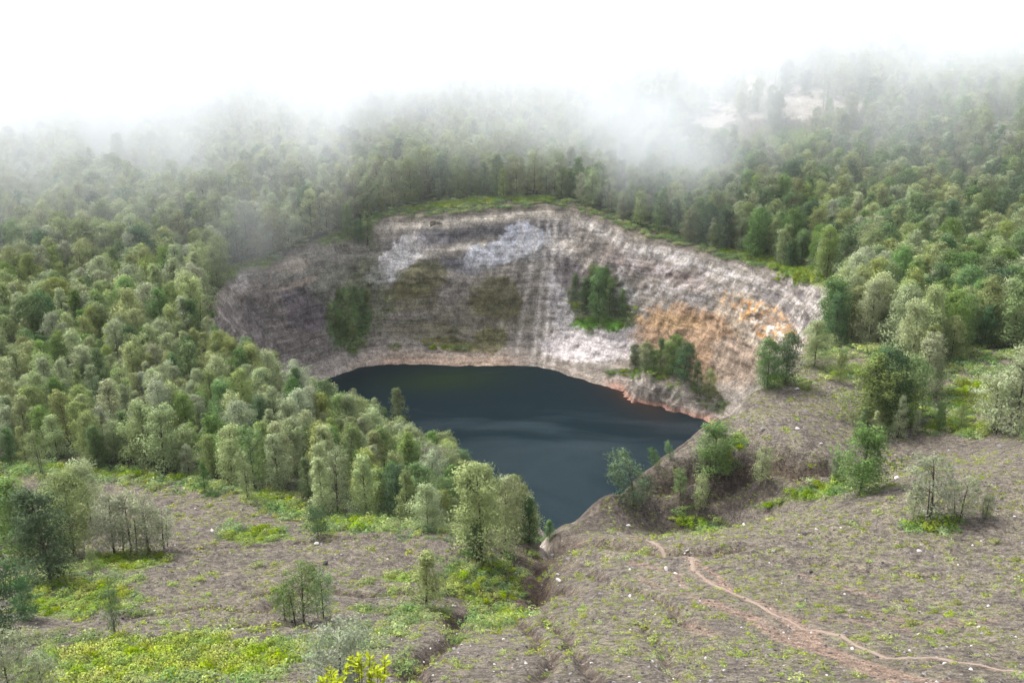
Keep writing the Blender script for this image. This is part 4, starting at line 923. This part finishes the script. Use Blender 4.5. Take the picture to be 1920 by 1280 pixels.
# cushions one by one
CU = [(1303,1139,24,'below the trail, right of the long crack'),(1686,1032,24,'on the right scree under the dry clump'),(1712,1173,44,'widest of all, above the trail on the right'),(1571,1152,30,'just above the trail in the middle of the right scree'),
 (1545,1162,22,'below and left of the twin above the trail'),(1796,1132,30,'on the far right scree, long and flat'),(1528,1139,20,'above the trail where it widens'),(1622,1203,28,'touching the upper side of the orange trail'),
 (1755,1149,26,'above right of the widest cushion'),(1759,1184,24,'below right of the widest cushion'),(1680,1085,16,'alone in the middle right scree'),(1869,1021,24,'near the right edge level with the dry clump foot'),(1749,1212,24,'just above the trail on its last straight'),
 (1421,1122,15,'beside the pink part of the trail'),(1326,1058,18,'right of the first bend of the trail'),(1616,995,14,'under the big bushy tree on open scree'),(1686,1228,15,'growing on the trail itself'),(1909,1053,24,'cut by the right edge'),
 (1102,1064,28,'beside the dark blocks below the notch'),(1095,1160,24,'in the middle of the bottom scree'),(1175,1205,24,'low on the bottom scree right of centre'),(812,1244,26,'at the lower end of the dark gully'),
 (795,1150,24,'at the foot of the lone conical tree'),(786,1196,34,'left of the dark gully, wide'),(765,1216,34,'lowest left of the dark gully'),(1138,942,18,'on the lip of the lake bank'),(996,1182,18,'above the middle bottom gully'),
 (1153,1192,12,'small, left of a larger one on the bottom scree'),(482,1064,36,'on the left bench, flat and wide'),(379,1090,34,'on the lower left bench'),(319,1100,30,'left of the lower left bench one'),(369,1057,15,'small and darker on the left bench'),
 (336,969,24,'right of the airy row on the left scree'),(495,954,24,'below the thin tree on a bare stem'),(394,950,20,'in the middle of the left scree'),(277,907,22,'at the foot of the left wood'),(514,972,22,'right of the bare stem tree on the scree'),(1207,1040,40,'dark, largest on the low bank beside the trail start')]
CP = [bush_piece('cushion_shrub', 'moss', 90+i, 420, .75, .16) for i in range(3)]
for i, (u_, v_, wpx, lab) in enumerate(CU):
    p = place(u_, v_); s = wpx*(p[1]*cp-(p[2]-CH)*sp)/FP/2
    ob = bpy.data.objects.new('cushion_shrub', CP[i % 3].data); COL.objects.link(ob); ob.location = (p[0], p[1], p[2]-.05*s); ob.scale = (s*1.05, s*.8, s*.75); ob.rotation_euler = (0, 0, random.uniform(-.4, .4))
    ob.material_slots[0].link = 'OBJECT'; ob.material_slots[0].material = LEAF['olive' if 'dark' in lab.split(',')[0] or 'darker' in lab else ('lime' if i % 3 == 0 else 'moss')]
    tag(ob, 'cushion-shaped shrub '+lab, 'shrub', 'cushion shrubs on the scree')
# leafy shrub by the viewpoint
rb = ray(672, 1290); yb = 11.5; tb = yb/rb[1]; xb = rb[0]*tb; gb = float(H(np.array([xb]), np.array([yb]))[0]); topz = CH+ray(672, 1218)[2]/ray(672, 1218)[1]*yb
e = bpy.data.objects.new('leafy_shrub', None); COL.objects.link(e); e.location = (xb, yb, gb); tag(e, 'yellow-green broad-leaved shrub poking up at the bottom edge', 'shrub')
hb_ = topz-gb; r = np.random.default_rng(5); cl_ = []; nl_ = []; parts = []
for i in range(34):
    th = r.uniform(0, 6.28); rad = .5*math.sqrt(r.random()); tip = np.array([rad*1.15*math.cos(th), rad*.8*math.sin(th), hb_*(1-.05*r.random())-rad*rad*1.6-.12*r.random()])
    parts.append(tube([[0, 0, -.1], [tip[0]*.5, tip[1]*.5, hb_*.55], tip], [.02, .012, .004], 5))
    for k_ in range(13):
        a_ = r.uniform(0, 6.28); dv_ = np.array([math.cos(a_), math.sin(a_), r.uniform(.1, 1.1)]); dv_ /= np.linalg.norm(dv_); nl_.append(dv_); cl_.append(tip+[0, 0, -.014*k_])
cl_ = np.array(cl_); tdir = np.array(nl_); side_ = np.cross(tdir, [0, 0, 1.]); side_ /= np.linalg.norm(side_, axis=1)[:, None]; up_ = np.cross(side_, tdir)
Ls = r.uniform(.07, .12, len(cl_))[:, None]; prof = [(0, 0, 0), (.3, .17, .03), (.65, .19, .05), (1, 0, -.02), (.65, -.19, .05), (.3, -.17, .03)]
VV = np.stack([cl_+tdir*Ls*a_+side_*Ls*b_+up_*Ls*c_ for a_, b_, c_ in prof], 1).reshape(-1, 3); FF = np.arange(len(VV)).reshape(-1, 6)
mesh_np('foliage', VV, FF, [LEAF['yellow']], False, {'tone': ('FLOAT', np.repeat(r.uniform(.65, 1.35, len(cl_)), 6))}, parent=e)
Vw, Fw = join(parts); mesh_np('stems', Vw, Fw, [M_bark], True, parent=e)

# ------------------------------------------------------------------ air: even haze, and the cloud lying on the far slopes
def box(name, lo, hi):
    V = [(x_, y_, z_) for x_ in (lo[0], hi[0]) for y_ in (lo[1], hi[1]) for z_ in (lo[2], hi[2])]
    F = [(0,1,3,2),(4,6,7,5),(0,4,5,1),(2,3,7,6),(0,2,6,4),(1,5,7,3)]
    return mesh_np(name, V, F, [])
CLOUD = True
if CLOUD:
    ob = box('cloud', (-620, 230, 38), (620, 1000, 165)); tag(ob, 'white cloud lying on the far forested slopes', kind='stuff')
    m, nt, out = new_mat('cloud_vapour'); tc = N(nt, 'ShaderNodeTexCoord'); vec = tc.outputs['Object']
    sx = N(nt, 'ShaderNodeSeparateXYZ'); L(nt, vec, sx.inputs[0])
    n1 = tex(nt, 'ShaderNodeTexNoise', vec, .0085, Detail=4, Roughness=.55, Distortion=.3); n2 = tex(nt, 'ShaderNodeTexNoise', vec, .022, Detail=3, Roughness=.55)
    nz = math_(nt, 'MULTIPLY_ADD', math_(nt, 'SUBTRACT', n1.outputs[0], .5), 95., math_(nt, 'MULTIPLY', math_(nt, 'SUBTRACT', n2.outputs[0], .5), 60.))
    # underside rises towards the right, and the vapour thickens away from the viewpoint
    def nd(op, *a): return math_(nt, op, *a)
    rise = nd('MULTIPLY', nd('SUBTRACT', sx.outputs[0], 10.), .032); rise = nd('MAXIMUM', rise, -18.)
    zz = nd('ADD', nd('SUBTRACT', sx.outputs[2], rise), nz)
    hz = N(nt, 'ShaderNodeMapRange', interpolation_type='SMOOTHSTEP'); L(nt, zz, hz.inputs[0]); hz.inputs[1].default_value = 34; hz.inputs[2].default_value = 106
    yy = nd('ADD', nd('SUBTRACT', sx.outputs[1], nd('MULTIPLY', rise, 3.)), nd('MULTIPLY', nz, .8))
    hy = N(nt, 'ShaderNodeMapRange', interpolation_type='SMOOTHSTEP'); L(nt, yy, hy.inputs[0]); hy.inputs[1].default_value = 250; hy.inputs[2].default_value = 440
    ht = N(nt, 'ShaderNodeMapRange', interpolation_type='SMOOTHSTEP'); L(nt, nd('ADD', sx.outputs[2], nd('MULTIPLY', nz, .5)), ht.inputs[0]); ht.inputs[1].default_value = 165; ht.inputs[2].default_value = 115
    den = nd('MULTIPLY', nd('MULTIPLY', nd('MULTIPLY', hz.outputs[0], ht.outputs[0]), hy.outputs[0]), .0100)
    mpv = N(nt, 'ShaderNodeMapping'); L(nt, vec, mpv.inputs[0]); mpv.inputs['Scale'].default_value = (1.6, .8, .7); n3 = tex(nt, 'ShaderNodeTexNoise', mpv.outputs[0], .016, Detail=5, Roughness=.6, Distortion=.4)
    pf = N(nt, 'ShaderNodeMapRange'); L(nt, n3.outputs[0], pf.inputs[0]); pf.inputs[1].default_value = .36; pf.inputs[2].default_value = .66; pf.inputs[3].default_value = .3; pf.inputs[4].default_value = 2.1
    den = nd('MULTIPLY', den, pf.outputs[0])
    # wisp that trails down on to the rim
    w = N(nt, 'ShaderNodeVectorMath', operation='SUBTRACT'); L(nt, vec, w.inputs[0]); w.inputs[1].default_value = (45, 370, 72)
    w2_ = N(nt, 'ShaderNodeVectorMath', operation='MULTIPLY'); L(nt, w.outputs[0], w2_.inputs[0]); w2_.inputs[1].default_value = (1/50, 1/60, 1/30)
    wl = N(nt, 'ShaderNodeVectorMath', operation='LENGTH'); L(nt, w2_.outputs[0], wl.inputs[0])
    wr = N(nt, 'ShaderNodeMapRange', interpolation_type='SMOOTHSTEP'); L(nt, wl.outputs['Value'], wr.inputs[0]); wr.inputs[1].default_value = 1.; wr.inputs[2].default_value = .1; wr.inputs[3].default_value = 0; wr.inputs[4].default_value = .02
    den = nd('ADD', den, nd('MULTIPLY', wr.outputs[0], nd('MULTIPLY', nd('MAXIMUM', nd('SUBTRACT', n2.outputs[0], .38), 0.), 6.)))
    vol = N(nt, 'ShaderNodeVolumePrincipled'); vol.inputs['Color'].default_value = (.90, .922, .95, 1); vol.inputs['Anisotropy'].default_value = .3; L(nt, den, vol.inputs['Density'])
    L(nt, vol.outputs[0], out.inputs['Volume']); ob.data.materials.append(m)
HAZE = True
if HAZE:
    ob = box('haze', (-1000, -60, -30), (1000, 1050, 240)); tag(ob, 'thin pale haze in the air over the crater', kind='stuff')
    m, nt, out = new_mat('haze_air'); vol = N(nt, 'ShaderNodeVolumePrincipled'); vol.inputs['Color'].default_value = (.93, .95, .98, 1); vol.inputs['Density'].default_value = .00005
    L(nt, vol.outputs[0], out.inputs['Volume']); ob.data.materials.append(m)

# ------------------------------------------------------------------ light
EL, AZM = math.radians(55), math.radians(-52)   # sun high on the left, a little ahead of the view's side
w = bpy.data.worlds.new('World'); sc.world = w; w.use_nodes = True; nt = w.node_tree; nt.nodes.clear()
sky = N(nt, 'ShaderNodeTexSky', sky_type='NISHITA'); sky.sun_disc = False; sky.sun_elevation = EL; sky.sun_rotation = AZM; sky.dust_density = 5; sky.air_density = 1
hs = N(nt, 'ShaderNodeHueSaturation'); hs.inputs['Saturation'].default_value = .34; L(nt, sky.outputs[0], hs.inputs['Color'])
bg = N(nt, 'ShaderNodeBackground'); bg.inputs['Strength'].default_value = .15; L(nt, hs.outputs[0], bg.inputs[0]); wo = N(nt, 'ShaderNodeOutputWorld'); L(nt, bg.outputs[0], wo.inputs[0])
sun = bpy.data.lights.new('sun', 'SUN'); sun.energy = 1.5; sun.angle = math.radians(12); sun.color = (1, .98, .95); so = bpy.data.objects.new('sun', sun); COL.objects.link(so)
from mathutils import Vector
dirv = Vector((math.sin(AZM)*math.cos(EL), math.cos(AZM)*math.cos(EL), math.sin(EL))); so.rotation_euler = dirv.to_track_quat('Z', 'Y').to_euler(); so.location = dirv*500
vs_ = sc.view_settings; vs_.view_transform = 'Standard'; vs_.look = 'None'; vs_.gamma = 1; vs_.exposure = 1.42
cy_ = sc.cycles; cy_.volume_bounces = 10; cy_.max_bounces = 14; cy_.diffuse_bounces = 2; cy_.glossy_bounces = 2; cy_.transmission_bounces = 2; cy_.transparent_max_bounces = 6
cy_.volume_step_rate = .5; cy_.volume_max_steps = 256; cy_.use_denoising = True; cy_.denoising_prefilter = 'ACCURATE'; cy_.caustics_reflective = False
print('done', time.time()-T0)
